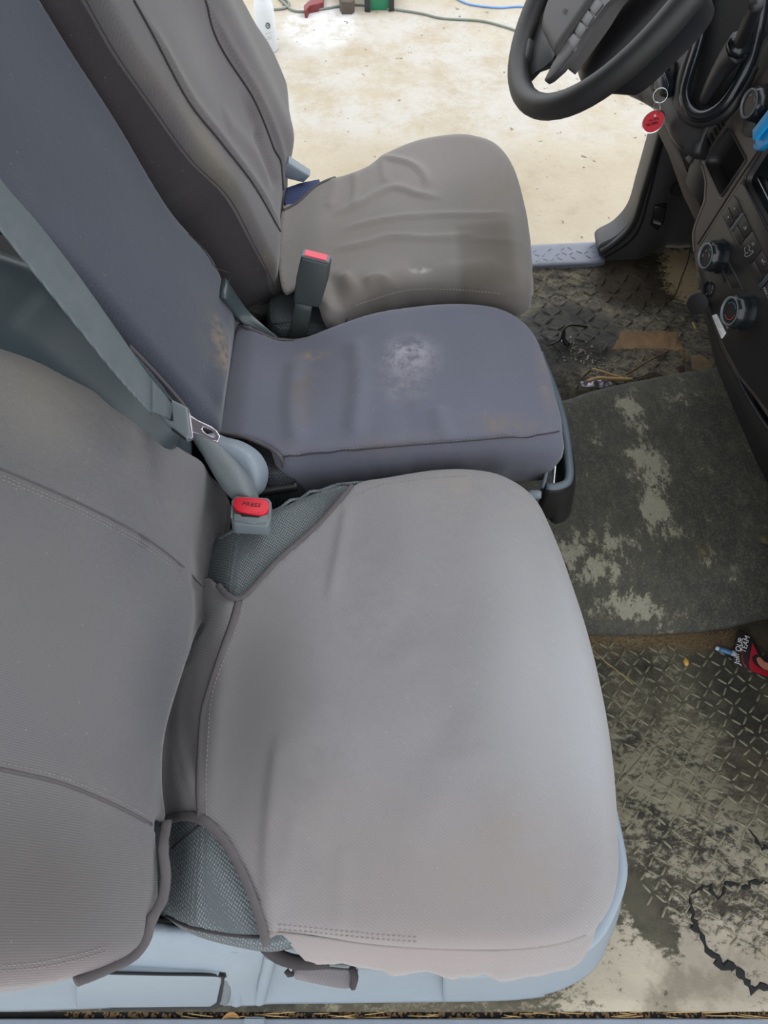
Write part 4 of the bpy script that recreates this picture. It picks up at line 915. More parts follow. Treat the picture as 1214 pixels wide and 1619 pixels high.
slab('blue_underlay', ZF(.405), [(448, 318), (452, 296), (475, 288), (505, 282), (500, 300), (470, 322), (452, 328)], -.02, 0, M_bluecloth, dr, .003)
DB = lean(-0.164, 0.95, ZC, 20)
def base_db(a, b): return -.025 * sm(-b, -.03, .04) + .010 * np.exp(-((a - .28) / .05) ** 2) + .004 * np.cos(a * 20)
dbk = Sheet(DB, [(452, 494, 0), (444, 484, .01, .8), (438, 468, .014, .8), (424, 430, .016, .8), (400, 385, .018, .8), (360, 311, .02, .8), (300, 250, .022, .8), (235, 160, .022, .8), (180, 80, .022, .8), (135, 0, .022, .8), (60, -120, .022), (0, -220, .03), (20, -420, .04), (150, -480, .05), (310, -330, .05, .3), (350, -80, .05, .3), (382, 0, .05, .3), (415, 50, .05, .3), (438, 100, .05, .3), (452, 155, .05, .3), (457, 210, .045, .3), (456, 262, .035, .3), (451, 300, .02), (450, 330, 0), (452, 400, 0), (456, 470, 0)],
            .007, base=base_db, lump=.002, lscale=8, skirt=[(.003, .01, 0), (.012, .04, .002), (.02, .08, .003), (.018, .13, .003), (0, .17, 0)], tuck=.15,
            folds=[([(212, 0), (237, 45), (300, 160), (350, 225), (400, 290), (443, 365)], .007, .010, 'c'), ([(325, 0), (360, 75), (410, 155), (440, 235), (448, 300)], .005, .010, 'c'), ([(400, 200), (420, 250), (440, 300)], -.006, .02), ([(350, 180), (400, 240), (430, 300)], .004, .02)])
bp_ = lambda x, y: dbk.P(x, y)
F_drb = fabric('brown_grey_back', (92, 89, 90), [(bp_(330, 260), (.05, .05, .2), (112, 106, 92), .6, 0), (bp_(420, 420), (.03, .06, .12), (112, 100, 76), .7, 40), (bp_(260, 140), (.06, .1, .1), (104, 100, 90), .5, 10), (bp_(400, 180), (.05, .04, .05), (52, 48, 50), .7, 0), (bp_(300, 60), (.12, .08, .1), (106, 104, 104), .4, 0)], twill=.0001, tscale=150, dust=.08)
o = dbk.build('backrest_cover', F_drb, dr)
F_side = fabric('shaded_side_cloth', (64, 60, 62), twill=.0001, tscale=150, dust=.05); o.data.materials.append(F_side)  # shade on the near side wall painted as a darker cloth
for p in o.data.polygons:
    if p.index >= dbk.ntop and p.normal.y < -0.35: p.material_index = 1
seam(dbk, [(212, 0), (237, 45), (300, 160), (350, 225), (400, 290), (443, 365)], dr, M_seamd, .0020, .001)
seam(dbk, [(325, 0), (360, 75), (410, 155), (440, 235), (448, 300)], dr, M_seamd, .0018, .001)
seam(dbk, [(135, -2), (181, 80), (236, 160), (301, 250), (361, 311), (401, 385), (425, 432), (440, 470)], dr, M_seamd, .0014, .001)
slab('seat_hinge', Frame((0, 1.16, 0), (1, 0, 0), (0, 0, 1)), [(456, 258), (490, 280), (480, 290), (455, 284), (440, 270)], -.02, 0.0, M_shield, dr, .004)
boxo('seat_base', (-0.30, 0.93, 0.03), (0.17, 1.20, 0.33), M_frame, dr, .02)
boxo('backrest_core', (-0.42, 0.98, 0.25), (-0.28, 1.15, 0.42), M_frame, dr, .02)
# lever strut between the driver and middle backrests
st = thing('seat_strut', CF.P(410, 510, -.05), 'slanting grey-green plastic strut between the middle and driver seats', 'strut')
ribbon('bar', [CF.P(352, 440, .06), CF.P(385, 486, .01), CF.P(445, 537, -.02)], [CF.P(350, 470, .06), CF.P(380, 510, .0), CF.P(432, 548, -.03)], .012, M_greenpl, st)
# shell behind between the backrests
sh = thing('seat_shell', MBk.P(100, 520, -.1), 'smooth dark grey-green plastic backrest shell showing between the two nearer backrests', 'seat shell')
SHF = lean(-0.25, 0.6, ZC, 22)
def base_sh(a, b): return a * 0
shs = Sheet(SHF, [(-200, 330, .02), (-40, 395, .02), (5, 428, .02), (40, 432, .03), (85, 455, .03), (130, 500, .03), (190, 565, .03), (250, 640, .02), (300, 690, .01), (290, 740, .01), (200, 720, .01), (60, 640, .01), (-150, 560, .02), (-260, 430, .02)], .008,
            base=lambda a, b: a * 0 + 0.0, r=0, skirt=[(.004, .02, 0), (.0, .08, 0)], folds=[([(-120, 420), (0, 455), (22, 470), (80, 512), (180, 606), (240, 680)], .05, .03, 'e')], tuck=.1)
shs.build('shell', M_greenpl, sh)
slab('shell_back', lean(-.34, .7, ZC, 20), [(-200, 300), (0, 350), (60, 400), (140, 480), (260, 620), (300, 700), (200, 700), (-200, 560)], -.02, 0, M_darkpl, sh, .004)
lathe('shell_knob', [(0, .02), (.018, .02), (.022, .01), (.022, -.02)], SHF.P(-8, 412, .02), SHF.n, M_rubdk, sh, 20)

# ---- seat belts ------------------------------------------------------------
bt = thing('seat_belt', MBk.P(258, 648, .03), 'grey-green seat belt strap running diagonally down between the nearer backrests to a silver tongue', 'seat belt')
e = .035
Lp = [(-260, 30), (-100, 235), (0, 364), (60, 440), (120, 515), (182, 592), (240, 657)]; Rp = [(-260, -70), (-100, 140), (0, 280), (60, 350), (120, 428), (180, 513), (240, 600)]
ribbon('strap', [MBk.P(x, y, e) for x, y in Lp], [MBk.P(x, y, e + .004) for x, y in Rp], .0018, M_belt, bt)
ribbon('strap', [MBk.P(x, y, e) for x, y in ((236, 652), (252, 656), (268, 664))], [MBk.P(x, y, e + .004) for x, y in ((236, 594), (258, 620), (273, 640))], .0018, M_belt, bt)
TG = Frame(MBk.P(280, 660, .03), (1, -.55, -.1), (.5, .9, .25))
if TG.n[2] < 0: TG = Frame(TG.o, TG.v, TG.u)
slab('tongue_body', TG, [(262, 626), (296, 643), (302, 690), (293, 694), (262, 670), (250, 656), (258, 650)], -.004, .006, M_buckle, bt, .003)
slab('tongue_slot', TG, [(264, 628), (271, 632), (274, 666), (268, 664)], .004, .0068, M_hole, bt, .0003)
for i in range(9):
    x = 271 + i * 2.6; y = 676 + i * 1.9
    slab('tongue_tooth', TG, [(x, y), (x + 1.5, y + 1), (x + 1.0, y + 4), (x - .5, y + 3)], .003, .007, M_hole, bt, 0)
slab('tongue_rim', TG, [(296, 652), (300, 653), (305, 691), (300, 694)], -.001, .0035, M_steel, bt, .001)
# silver blade with its hole
bl = [(299, 655), (312, 664), (334, 674), (343, 681), (348, 690), (344, 699), (336, 697), (318, 688), (303, 683)]
hl = [(321, 675), (334, 680), (342, 690), (339, 692), (326, 686), (320, 680)]
Sb = Sheet(TG, [(x, y, 0) for x, y in bl], .002, base=lambda a, b: a * 0 + .001, holes=[hl], skirt=[(0, .0022, 0)], hole_skirt=.0022, spline=False)
Sb.build('tongue_blade', M_steel, bt)
# padded lower webbing
lw = thing('buckle_strap', zp(370, 740, .44), 'thick textured grey webbing loop between middle seat hinge and the red-button buckle', 'belt strap')
q = Sheet(Frame(zp(350, 740, .445), (1, -.9, 0), (.8, .9, .45)), [(302, 690, .008), (318, 684, .012), (340, 694, .014), (365, 720, .016), (384, 745, .016), (394, 768, .014), (396, 788, .01), (372, 787, .01), (358, 782, .012), (340, 758, .012), (320, 722, .01)], .004, skirt=[(.001, .012, 0), (0, .02, 0)], tuck=.1)
q.build('webbing', plain('padded_webbing', (108, 116, 119), .6, var=.12, scale=300, bump=.0006, bscale=420), lw)
bu = thing('belt_buckle', zp(396, 810, .43), 'grey seat belt buckle with a bright red PRESS button beside the nearest seat', 'buckle')
BF = Frame(zp(397, 808, .452), (1, -.10, 0), (0, .93, .36))
BF = Frame(BF.o, BF.u, np.array([0.08, .93, -.30]))
def rrect(cx, cy, w, h, r, rot=0.0, n=5):
    pts = []; c, s_ = math.cos(rot), math.sin(rot)
    for (sx, sy, a0) in ((1, 1, 0), (-1, 1, 90), (-1, -1, 180), (1, -1, 270)):
        for k in range(n + 1):
            a = math.radians(a0 + 90 * k / n); x = sx * (w / 2 - r) + r * math.cos(a); y = sy * (h / 2 - r) + r * math.sin(a); pts.append((cx + c * x - s_ * y, cy + s_ * x + c * y))
    return pts
slab('housing', BF, rrect(397, 807, 63, 45, 9, .06), -.016, 0, M_buckle, bu, .003)
slab('button_well', BF, rrect(397, 806, 56, 36, 8, .06), -.001, .0006, M_buckdk, bu, .0002)
slab('press_button', BF, [(371, 788), (378, 786), (416, 789), (424, 792), (425, 801), (421, 809), (408, 813), (385, 810), (372, 804), (369, 797)], 0, .0045, M_red, bu, .0015, spline=True)
slab('tongue_entry', BF, [(381, 812), (383, 809), (409, 813), (409, 818), (382, 816)], -.001, .0024, M_hole, bu, .0002)
slab('lower_lip', BF, [(369, 812), (380, 813), (382, 817), (409, 819), (413, 815), (424, 813), (423, 824), (400, 827), (370, 822)], 0, .0018, M_buckle, bu, .0008)
text('press_text', 'PRESS', BF, (386, 796.5), (409, 799), .0095, M_ink, bu, .0047)
tube('stalk', [BF.at(0, 0, -.04), BF.at(-.01, .01, -.09), BF.at(-.02, .0, -.16)], .014, M_buckdk, bu, flat=.5)
b2 = thing('belt_buckle', zp(475, 530, .38), 'dark grey seat belt buckle with a thin red top standing up beside the driver seat', 'buckle')
# upright buckle: axis leaning forward and to the left
B2 = Frame(zp(487, 470, .46), (1, -.12, -.02), (-.02, .15, 1))
def b2p(x, y): return B2.px(x, y)
def ubox(name, fr, poly, d0, d1, mat, parent, bev=.002): return slab(name, fr, poly, -d1, -d0, mat, parent, bev)
ubox('housing', B2, [(475, 409), (478, 407), (517, 417), (521, 421), (517, 448), (506, 484), (502, 488), (466, 480), (463, 475), (468, 440)], 0, .018, M_buckdk, b2, .004)
topf = Frame(B2.P(498, 412, -.009), (1, -.12, -.0), B2.n * -1)
tq = [B2.P(476, 406, 0) + B2.v * .001, B2.P(520, 417, 0) + B2.v * .001]; tq += [tq[1] - B2.n * .018, tq[0] - B2.n * .018]
def quad_prism(name, q, nrm, inset, h, mat, parent, bev=.001):
    c = sum(q) / 4; nrm = np.array(nrm) / np.linalg.norm(nrm); qq = [c + (p - c) * inset for p in q]; bm = bmesh.new()
    a = [bm.verts.new(Vector(p - nrm * .002)) for p in qq]; b = [bm.verts.new(Vector(p + nrm * h)) for p in qq]
    t = bm.faces.new(b); bm.faces.new(a[::-1])
    for i in range(4): bm.faces.new((a[i], a[(i + 1) % 4], b[(i + 1) % 4], b[i]))
    bmesh.ops.recalc_face_normals(bm, faces=bm.faces)
    if bev: bmesh.ops.bevel(bm, geom=list(bm.edges), offset=bev, segments=2, affect='EDGES')
    o = from_bm(name, bm, mat, parent); sharp(o); return o
quad_prism('top_rim', tq, B2.v, .98, .001, M_buckle, b2); quad_prism('release_button', tq, B2.v, .80, .0022, M_redpale, b2, .0006)
ribbon('strap', [B2.P(466, 478, -.008), B2.P(460, 510, -.010), B2.P(452, 545, -.012)], [B2.P(494, 484, -.008), B2.P(488, 515, -.010), B2.P(480, 548, -.012)], .003, M_buckdk, b2)
# =================================================================== DASHBOARD
b8 = math.radians(8)
KF = Frame((.50, .95, .45), (.13, -1, 0), (math.sin(b8), 0, math.cos(b8)))
if KF.n[0] > 0: KF = Frame(KF.o, -KF.u, KF.v)
da = thing('dashboard', (.62, .8, .0), 'black and brown-grey dashboard with centre console, dials, buttons and steering column surround', 'dashboard')
def c8(x, y): return (1080 + x / 7.04, 100 + y / 7.04)
def c7(x, y): return (1000 + x / 5.4, y / 5.4)
def cb(x, y): return (1050 + x / 5.06, 280 + y / 5.06)
pocket = [c8(250, 1100), c8(262, 1060), c8(490, 725), c8(510, 712), c8(530, 740), c8(688, 1050), c8(690, 1085), c8(440, 1465), c8(425, 1478), c8(405, 1470), c8(255, 1130)]
radio = [c7(950, 1545), c7(965, 1500), c7(1155, 1195), (1226, 205), (1300, 95), (1400, 250), (1400, 420), (1290, 500), (1214, 362), c7(960, 1580)]
face = Sheet(KF, [c8(200, 1110), c8(250, 1050), c8(300, 940), c8(470, 680), c8(520, 600), c8(650, 420), (1190, 135), (1214, 100), (1270, 0), (1400, -60), (1500, 200), (1480, 640), (1300, 720), (1214, 660), (1188, 622), cb(590, 1600), cb(480, 1400), cb(400, 1200), cb(290, 900), cb(252, 760), cb(240, 600), cb(232, 450), cb(262, 345), cb(318, 200), cb(328, 100), c8(245, 1300)],
             .008, holes=[pocket, radio], hole_skirt=.03, skirt=[(.001, .003, 0), (.001, .02, 0), (.0, .06, 0)], spline=False)
o = face.build('centre_console_face', M_cons, da); o.data.materials.append(M_consdk)
for i in face.hidx: o.data.polygons[i].material_index = 1
slab('pocket_back', KF, [c8(230, 1100), c8(500, 680), c8(710, 1060), c8(425, 1500)], -.05, -.028, M_hole, da, 0)
tube('pocket_rim', [KF.P(*p, .0005) for p in pocket], .0016, M_darkpl, da, closed=True, smooth_pts=False)
slab('radio_unit', KF, [(1168, 290), (1226, 195), (1300, 85), (1410, 250), (1410, 430), (1290, 510)], -.04, -.012, M_gloss, da, .001)
tube('radio_frame', [KF.P(*p, .0005) for p in radio], .002, M_gloss, da, closed=True, smooth_pts=False)
tube('radio_trim_line', [KF.P(1197, 279, -.011), KF.P(1206, 298, -.011), KF.P(1216, 318, -.011), KF.P(1240, 365, -.011)], .0012, M_chrome, da, seg=6)
tube('panel_groove', [KF.P(1103, 386, .0002), KF.P(1138, 331, .0002), KF.P(1170, 281, .0002), KF.P(1214, 216, .0002), KF.P(1260, 145, .0002)], .0011, M_hole, da, seg=6)
tube('panel_edge_highlight', [KF.P(1106, 388, .0004), KF.P(1141, 333, .0004), KF.P(1173, 283, .0004), KF.P(1217, 218, .0004)], .0007, plain('edge_highlight', (120, 112, 104), .5), da, seg=6)  # highlight beside the groove drawn as a paler line
tube('console_edge', [face.P(x, y, .000) for x, y in (c8(205, 1125), c8(245, 1300), cb(327, 100), cb(317, 200), cb(260, 345), cb(231, 450), cb(239, 600))], .0016, plain('pale_brown_edge', (104, 94, 86), .5), da, seg=6)  # paler brown line along the console edge
M_clim = plain('climate_panel_black', (38, 36, 36), .45, var=.1, bump=.0001, bscale=900)
slab('climate_panel', KF, [(1105, 392), (1139, 338), (1171, 289), (1177, 296), (1214, 366), (1290, 506), (1400, 520), (1300, 712), (1214, 650), (1189, 617), (1169, 592), (1148, 553), (1131, 513), (1111, 455), (1103, 425)], -.001, .0008, M_clim, da, .0004)
# buttons
def btn(name, pts, h=.0022, mat=M_consdk, lab=None):
    o = slab(name, KF, pts, -.001, h, mat, da, .0006); return o
B_ = {'b1': [(515, 238), (570, 162), (622, 278), (562, 335)], 'a1': [(462, 290), (507, 243), (553, 345), (518, 405)], 'b2': [(585, 375), (635, 300), (693, 420), (642, 482)], 'a2': [(540, 440), (580, 385), (635, 490), (600, 545)],
      'b3': [(610, 545), (702, 435), (768, 572), (678, 692)], 'b4': [(728, 668), (780, 598), (840, 705), (795, 775)], 'a4': [(684, 702), (722, 675), (786, 795), (755, 842)], 'b5': [(835, 700), (890, 630), (1000, 850), (940, 930)], 'b6': [(800, 885), (850, 810), (960, 1020), (905, 1100)]}
for k, v in B_.items(): btn('console_button', [cb(*p) for p in v])
for pts in ([(525, 415), (615, 285), (635, 292), (540, 440)], [(750, 862), (838, 760), (850, 785), (762, 885)]): btn('console_button', [cb(*p) for p in pts], .003, M_greenpl)
for pts in ([(480, 630), (500, 615), (545, 750), (515, 770)], [(515, 790), (550, 765), (615, 880), (545, 890)], [(445, 700), (470, 730), (500, 820), (470, 850)]): btn('console_button', [cb(*p) for p in pts], .0012)
tube('button_gap', [KF.P(*cb(*p), .0008) for p in ((485, 615), (560, 765), (632, 905))], .0009, M_greenpl, da, seg=6)
tube('button_gap', [KF.P(*cb(*p), .0008) for p in ((440, 695), (490, 790), (540, 895))], .0009, M_greenpl, da, seg=6)
tube('button_gap', [KF.P(*cb(*p), .0008) for p in ((555, 150), (600, 240), (690, 410), (775, 575), (850, 720), (960, 930))], .0010, M_gloss, da, seg=6)
tube('button_gap', [KF.P(*cb(*p), .0004) for p in ((468, 310), (560, 500), (680, 720), (780, 910))], .0007, M_hole, da, seg=6)
# button symbols
def icon(pts, w=.0026, closed=False, r=.0005): return tube('button_symbol', [KF.P(*cb(*p), w) for p in pts], r, M_icon, da, closed=closed, seg=5, smooth_pts=False)
icon([(553, 245), (562, 240), (566, 255), (557, 260)], closed=True); icon([(505, 318), (512, 312), (516, 325), (509, 330)], closed=True)
icon([(636, 400), (650, 392), (656, 412), (642, 422)], closed=True); icon([(640, 412), (656, 404)])
icon([(650, 560), (640, 575), (648, 600), (660, 612), (672, 600)]); icon([(668, 545), (684, 560), (678, 585), (690, 592)]); icon([(650, 610), (640, 622), (655, 638), (680, 628), (712, 598), (705, 585), (690, 600)]); icon([(703, 528), (716, 524), (718, 540), (706, 546)], closed=True)
text('button_label', 'A/C', KF, cb(780, 665), cb(802, 690), .006, M_icon, da, .0026)
text('button_label', 'MAX A/C', KF, cb(798, 890), cb(845, 985), .0062, M_icon, da, .0026)
# rotary dials
def dial(c, r, hgt, lab, marks):
    p = KF.P(*c, .0); M = KF.n; x = KF.v
    lathe('dial_knob', [(r * 1.16, -.002), (r * 1.16, .002), (r * 1.05, .006), (r * 1.06, hgt * .5), (r * .98, hgt * .85), (r * .86, hgt), (r * .80, hgt), (r * .78, hgt - .0025), (0, hgt - .0025)], p, M, M_gloss, da, 40, x, 10, .02)
    lathe('dial_ring', [(r * .80, hgt - .001), (r * .88, hgt + .0012), (r * .80, hgt + .0018), (r * .74, hgt - .001)], p, M, M_buckle, da, 36, x, caps=False)
    lathe('dial_face', [(0, hgt - .0012), (r * .76, hgt - .0012), (r * .76, hgt - .003)], p, M, M_consdk, da, 32, x)
    e1 = KF.u; e2 = KF.v
    for (a0, a1, rr, mt) in marks:
        pts = [p + M * (hgt - .0008) + (e1 * math.cos(math.radians(a)) + e2 * math.sin(math.radians(a))) * r * rr for a in np.linspace(a0, a1, 8)]
        tube('dial_mark', pts, .0006, mt, da, seg=5, smooth_pts=False)
    q = p + M * (hgt * .93) + e1 * r * .82; tube('dial_pointer', [q, q + M * (-hgt * .25) + e1 * r * .1], .0012, M_white, da, seg=6, smooth_pts=False)
M_bluem = plain('blue_print', (70, 120, 170), .5); M_redm = plain('red_print', (170, 70, 50), .5)
dial((1138, 405), .0215, .024, '', [(120, 160, .35, M_icon), (30, 70, .35, M_icon), (200, 230, .4, M_icon), (80, 100, .55, M_icon)])
dial((1178, 492), .0235, .025, '', [(60, 170, .52, M_bluem), (-110, 20, .52, M_redm)])
dial((1207, 165), .021, .022, '', [(40, 80, .5, M_icon), (120, 150, .5, M_icon)])
# dark plate under third dial
slab('dial_plate', KF, [c7(925, 1130), c7(945, 1010), c7(1040, 990), c7(1060, 1120), c7(1010, 1175), c7(960, 1170)], -.001, .001, M_darkpl, da, .0006)
# vents
V0 = KF
vent = slab('vent_panel', Frame(KF.P(1105, 230, -.004), (.13, -1, 0), (.22, 0, 1)), [c8(135, 950), c8(300, 690), c8(400, 540), c8(520, 560), c8(480, 690), c8(300, 950), c8(205, 1115)], -.03, .0, M_cons, da, .002)
VF = Frame(KF.P(1105, 230, -.004), (.13, -1, 0), (.22, 0, 1))
if VF.n[0] > 0: VF = Frame(VF.o, -VF.u, VF.v)
for (x0, y0, x1, y1) in ((255, 835, 290, 920), (300, 785, 330, 865), (340, 725, 370, 800), (372, 675, 405, 745), (402, 625, 440, 695)):
    slab('vent_slot', VF, [c8(x0 - 9, y0), c8(x0 + 9, y0 - 12), c8(x1 + 9, y1 - 12), c8(x1 - 9, y1 + 6)], -.004, .0022, M_hole, da, .0003)
# gusset to the left of the console and the strut edge
GF = Frame(KF.P(1100, 300, -.035), (.4, -1, 0), (.1, 0, 1))
slab('side_gusset', GF, [c8(20, 1320), c8(60, 1180), c8(130, 1000), c8(215, 1110), c8(255, 1300), c8(240, 1440), c8(190, 1600), c8(120, 1480)], -.03, 0, M_darkpl, da, .002)
slab('gusset_tip', GF, [c8(20, 1050), c8(60, 1025), c8(130, 985), c8(135, 1005), c8(60, 1120), c8(20, 1060)], -.02, .002, M_pad, da, .001)
ARM = Frame(KF.P(1098, 300, -.06), (.5, -1, 0), (.12, 0.1, 1))
slab('support_arm', ARM, [(1038, 207), (1046, 192), (1052, 197), (1072, 236), (1087, 274), (1100, 296), (1114, 312), (1110, 330), (1102, 352), (1096, 346), (1080, 310), (1057, 245)], -.03, 0, M_cons, da, .003)
slab('arm_shadow_gap', ARM, [(1050, 192), (1076, 230), (1100, 280), (1094, 284), (1072, 236)], -.03, .004, M_hole, da, .001)
# lower console body down to the hump
A_ = ZF(.07).P(1138, 583); B_2 = ZF(.06).P(1212, 762); C_ = ZF(.02).P(1206, 965)
P_t = [KF.P(*cb(290, 900), -.004), KF.P(*cb(400, 1200), -.004), KF.P(*cb(480, 1400), -.004), KF.P(*cb(590, 1600), -.004), KF.P(1190, 640, -.004), KF.P(1230, 690, -.004), KF.P(1330, 720, -.004)]
mid_ = [zp(1116, 490, .35), zp(1133, 535, .30), zp(1146, 575, .25), zp(1175, 640, .22), zp(1205, 700, .20), zp(1240, 740, .2), zp(1330, 760, .2)]
bot_ = [zp(1126, 545, .10), zp(1132, 570, .08), zp(1140, 592, .06), zp(1175, 680, .055), zp(1212, 765, .05), zp(1262, 860, .03), zp(1330, 960, .0)]
quadsurf('console_lower', [P_t, [(a * .55 + b * .45) for a, b in zip(P_t, mid_)], mid_, bot_], M_dash, da, .006)
tube('console_groove', [zp(1150, 560, .24), zp(1178, 620, .21), zp(1200, 690, .2)], .002, M_hole, da, seg=6)
quadsurf('glovebox_lower', [[zp(1225, 700, .2), zp(1262, 850, .2), zp(1270, 1000, .2), zp(1300, 1200, .2)], [zp(1214, 770, .05), zp(1225, 880, .03), zp(1222, 985, .01), zp(1250, 1100, .005)]], M_dash, da, .01)
boxo('console_back', (.74, .50, -.02), (.95, 1.10, .5), M_darkpl, da, .02)
quadsurf('dash_body', [[np.array((x, y, z)) for y in (-.03, .3, .6, .9, 1.2, 1.44)] for x, z in ((.80, .30), (.70, .42), (.665, .56), (.70, .72), (.80, .80), (1.05, .84))], M_dash, da, .012)
quadsurf('glovebox_door', [[np.array((x, y, z)) for y in (.04, .2, .42)] for x, z in ((.755, .36), (.690, .44), (.655, .55))], M_consdk, da, .01)
# socket, cap, sticker
lathe('power_socket', [(.0, -.01), (.009, -.01), (.009, .001), (.0115, .002), (.0125, .0), (.0125, -.012)], KF.P(1120, 457, .001), KF.n, M_gloss, da, 24, caps=False)
cp = thing('socket_cap', KF.P(1103, 480, .012), 'round black rubber power socket cap dangling by the lower dial', 'cap')
CPF = Frame(KF.P(1103, 480, .012), (1, -.5, 0), (.1, .2, 1))
lathe('cap_disc', [(0, .002), (.013, .002), (.016, .001), (.0165, -.001), (.014, -.003), (0, -.003)], CPF.o, (-.55, -.75, .15), M_rubdk, cp, 28, (0, 0, 1), sx=1.15)
tube('cap_strap', [CPF.P(1100, 496), CPF.P(1098, 504, -.002), CPF.P(1100, 508, -.006)], .004, M_rubdk, cp, flat=.4)
tube('cap_strap', [CPF.P(1110, 472, -.004), CPF.P(1117, 466, -.006), CPF.P(1122, 462, -.012)], .0025, M_rubdk, cp, flat=.5)
stk = slab('white_sticker', KF, [(1125, 499), (1131, 496.5), (1146, 526), (1140, 535)], -.012, .003, M_white, None, .0003); tag(stk, 'small white printed label stuck beside the lower temperature dial', 'sticker')
for p_, q_ in (((1128, 502), (1137, 519)), ((1132, 503), (1140, 519)), ((1137, 522), (1141, 530))): tube('sticker_print', [KF.P(*p_, .0031), KF.P(*q_, .0031)], .0004, M_icon, stk, seg=5, smooth_pts=False)
slab('port_contact', KF, [cb(480, 1165), cb(492, 1160), cb(512, 1205), cb(502, 1215)], -.002, .002, plain('brass_contact', (190, 160, 110), .4, metal=.6), da, .0003)
# blue clip
bc = thing('blue_clip', KF.P(1200, 215, .02), 'bright sky-blue two-pronged plastic clip in front of the console at the right edge', 'clip')
slab('clip_prong', KF, [c7(1020, 1110), c7(1155, 940), (1240, 140), (1240, 165), c7(1085, 1140), c7(1040, 1200), c7(1022, 1190)], .026, .031, M_blue, bc, .001)
slab('clip_prong', KF, [c7(1050, 1170), c7(1155, 1035), (1245, 150), (1245, 215), c7(1155, 1215), c7(1090, 1270), c7(1045, 1225)], .018, .024, M_blue, bc, .001)
slab('clip_base', KF, [c7(1018, 1245), c7(1060, 1200), (1240, 170), (1250, 215), c7(1155, 1235), c7(1080, 1288), c7(1030, 1280)], .010, .018, plain('dim_blue', (40, 130, 190), .4), bc, .002)

# dash mass around the steering column
DF = Frame((.465, 1.115, .565), (0.25, -1, 0), (.38, 0, .93))
if DF.n[0] > 0: DF = Frame(DF.o, -DF.u, DF.v)
dm = Sheet(DF, [(1098, 246, .004), (1078, 240, .008), (1062, 222, .012), (1048, 196, .014), (1033, 174, .014), (1005, 156, .012), (975, 141, .012), (950, 120, .01), (920, 60, 0), (960, -80, 0), (1100, -200, 0), (1330, -200, 0), (1330, -40, 0), (1214, 60, 0), (1190, 120, 0), (1140, 172, 0), (1112, 215, 0)], .01, skirt=[(.002, .01, 0), (.0, .03, 0)], tuck=.1, base=lambda a, b: .01 * np.exp(-(a / .06) ** 2))
dm.build('knee_panel', M_dash, da)
pod = [(1122, -30), (1106, 60), (1090, 115), (1082, 150), (1088, 172), (1102, 183), (1120, 182), (1142, 168), (1163, 140), (1182, 102), (1194, 60), (1206, -10)]
dmP = lambda x, y, o=0: dm.P(x, y, o)
tube('lever_pod_rim', [dmP(x, y, .014) for x, y in pod], .008, M_gloss, da, flat=1.2)
tube('lever_pod_skirt', [dmP(x, y, .004) for x, y in [(1118, -30), (1100, 60), (1082, 115), (1075, 150), (1080, 176), (1100, 191), (1124, 190), (1150, 176), (1170, 146), (1190, 104)]], .009, M_dash, da)
slab('lever_pod_well', Frame(DF.o + DF.n * .012, DF.u, DF.v), [(1124, -30), (1108, 60), (1092, 118), (1088, 152), (1094, 170), (1110, 178), (1138, 162), (1160, 135), (1180, 98), (1192, 55), (1204, -10)], -.01, .0, M_hole, da, 0)
tube('gear_gaiter', [dmP(1112, 160, .01), dmP(1128, 130, .02), dmP(1150, 95, .03), dmP(1166, 75, .04)], lambda t: .010 + .012 * t, M_dash, da, flat=.7)
tube('gear_collar', [dmP(1166, 75, .044), dmP(1172, 66, .05)], .017, M_gloss, da)
tube('gear_stick', [dmP(1170, 68, .05), dmP(1182, 40, .10), dmP(1196, 5, .16)], .009, M_dash, da)
# column side insert and seams
slab('column_insert', Frame(DF.o + DF.n * .010, DF.u, DF.v), [(1050, 66), (1062, 40), (1088, -10), (1120, -15), (1106, 40), (1090, 86)], -.004, .004, plain('insert_grey', (58, 60, 66), .45), da, .002)
tube('column_seam', [dmP(*c7(*p), .0015) for p in ((500, -40), (400, 130), (210, 390), (120, 480), (20, 610))], .0018, M_hole, da, seg=6)
lathe('ignition_bezel', [(.0165, -.004), (.0165, .003), (.020, .007), (.0245, .004), (.026, -.004)], dmP(1049, 121, .004), DF.n, M_rubdk, da, 32, DF.v, caps=False)
lathe('ignition_lock', [(0, .006), (.005, .006), (.0128, .0075), (.0135, .003), (.014, -.004)], dmP(1050, 121, .003), DF.n, M_chrome, da, 28, DF.v)
lathe('ignition_recess', [(0, .004), (.0165, .004), (.0165, -.004)], dmP(1049, 121, .002), DF.n, M_hole, da, 28, DF.v)
# key, ring and red tag hang from it: one bunch
ky = thing('key_bunch', dmP(1045, 150, .02), 'key in the ignition with wire ring and a round red tag hanging below', 'keys')
slab('key_bow', Frame(DF.o + DF.n * .030, DF.u, DF.v), [(1033, 116), (1038, 110), (1046, 108), (1050, 114), (1056, 134), (1052, 148), (1044, 152), (1037, 149), (1033, 135)], -.016, .0, M_gloss, ky, .002)
kb = dmP(1047, 120, .012); tube('key_blade', [kb, kb - DF.n * -.014], .003, M_chrome, ky)
def ring(name, c, n_, r, w, mat, parent, sx=1, xd=(0, 0, 1)):
    M = basis(c, xd, n_); return tube(name, [np.array(M @ Vector((r * math.cos(a) * sx, r * math.sin(a), 0))) for a in np.linspace(0, 2 * math.pi, 28)[:-1]], w, mat, parent, closed=True, seg=6, step=.002)
RZ = Frame(dmP(1044, 152, .028), (1, -.2, 0), (0, .3, 1))
ring('split_ring', RZ.P(1044, 151), RZ.n, .0105, .0008, M_chrome, ky)
ring('small_ring', RZ.P(1038.5, 171), (.9, .3, 0), .0085, .0007, M_chrome, ky)
RT = Frame(RZ.P(1033, 192, .002), (1, -.25, .2), (-.05, .2, 1))
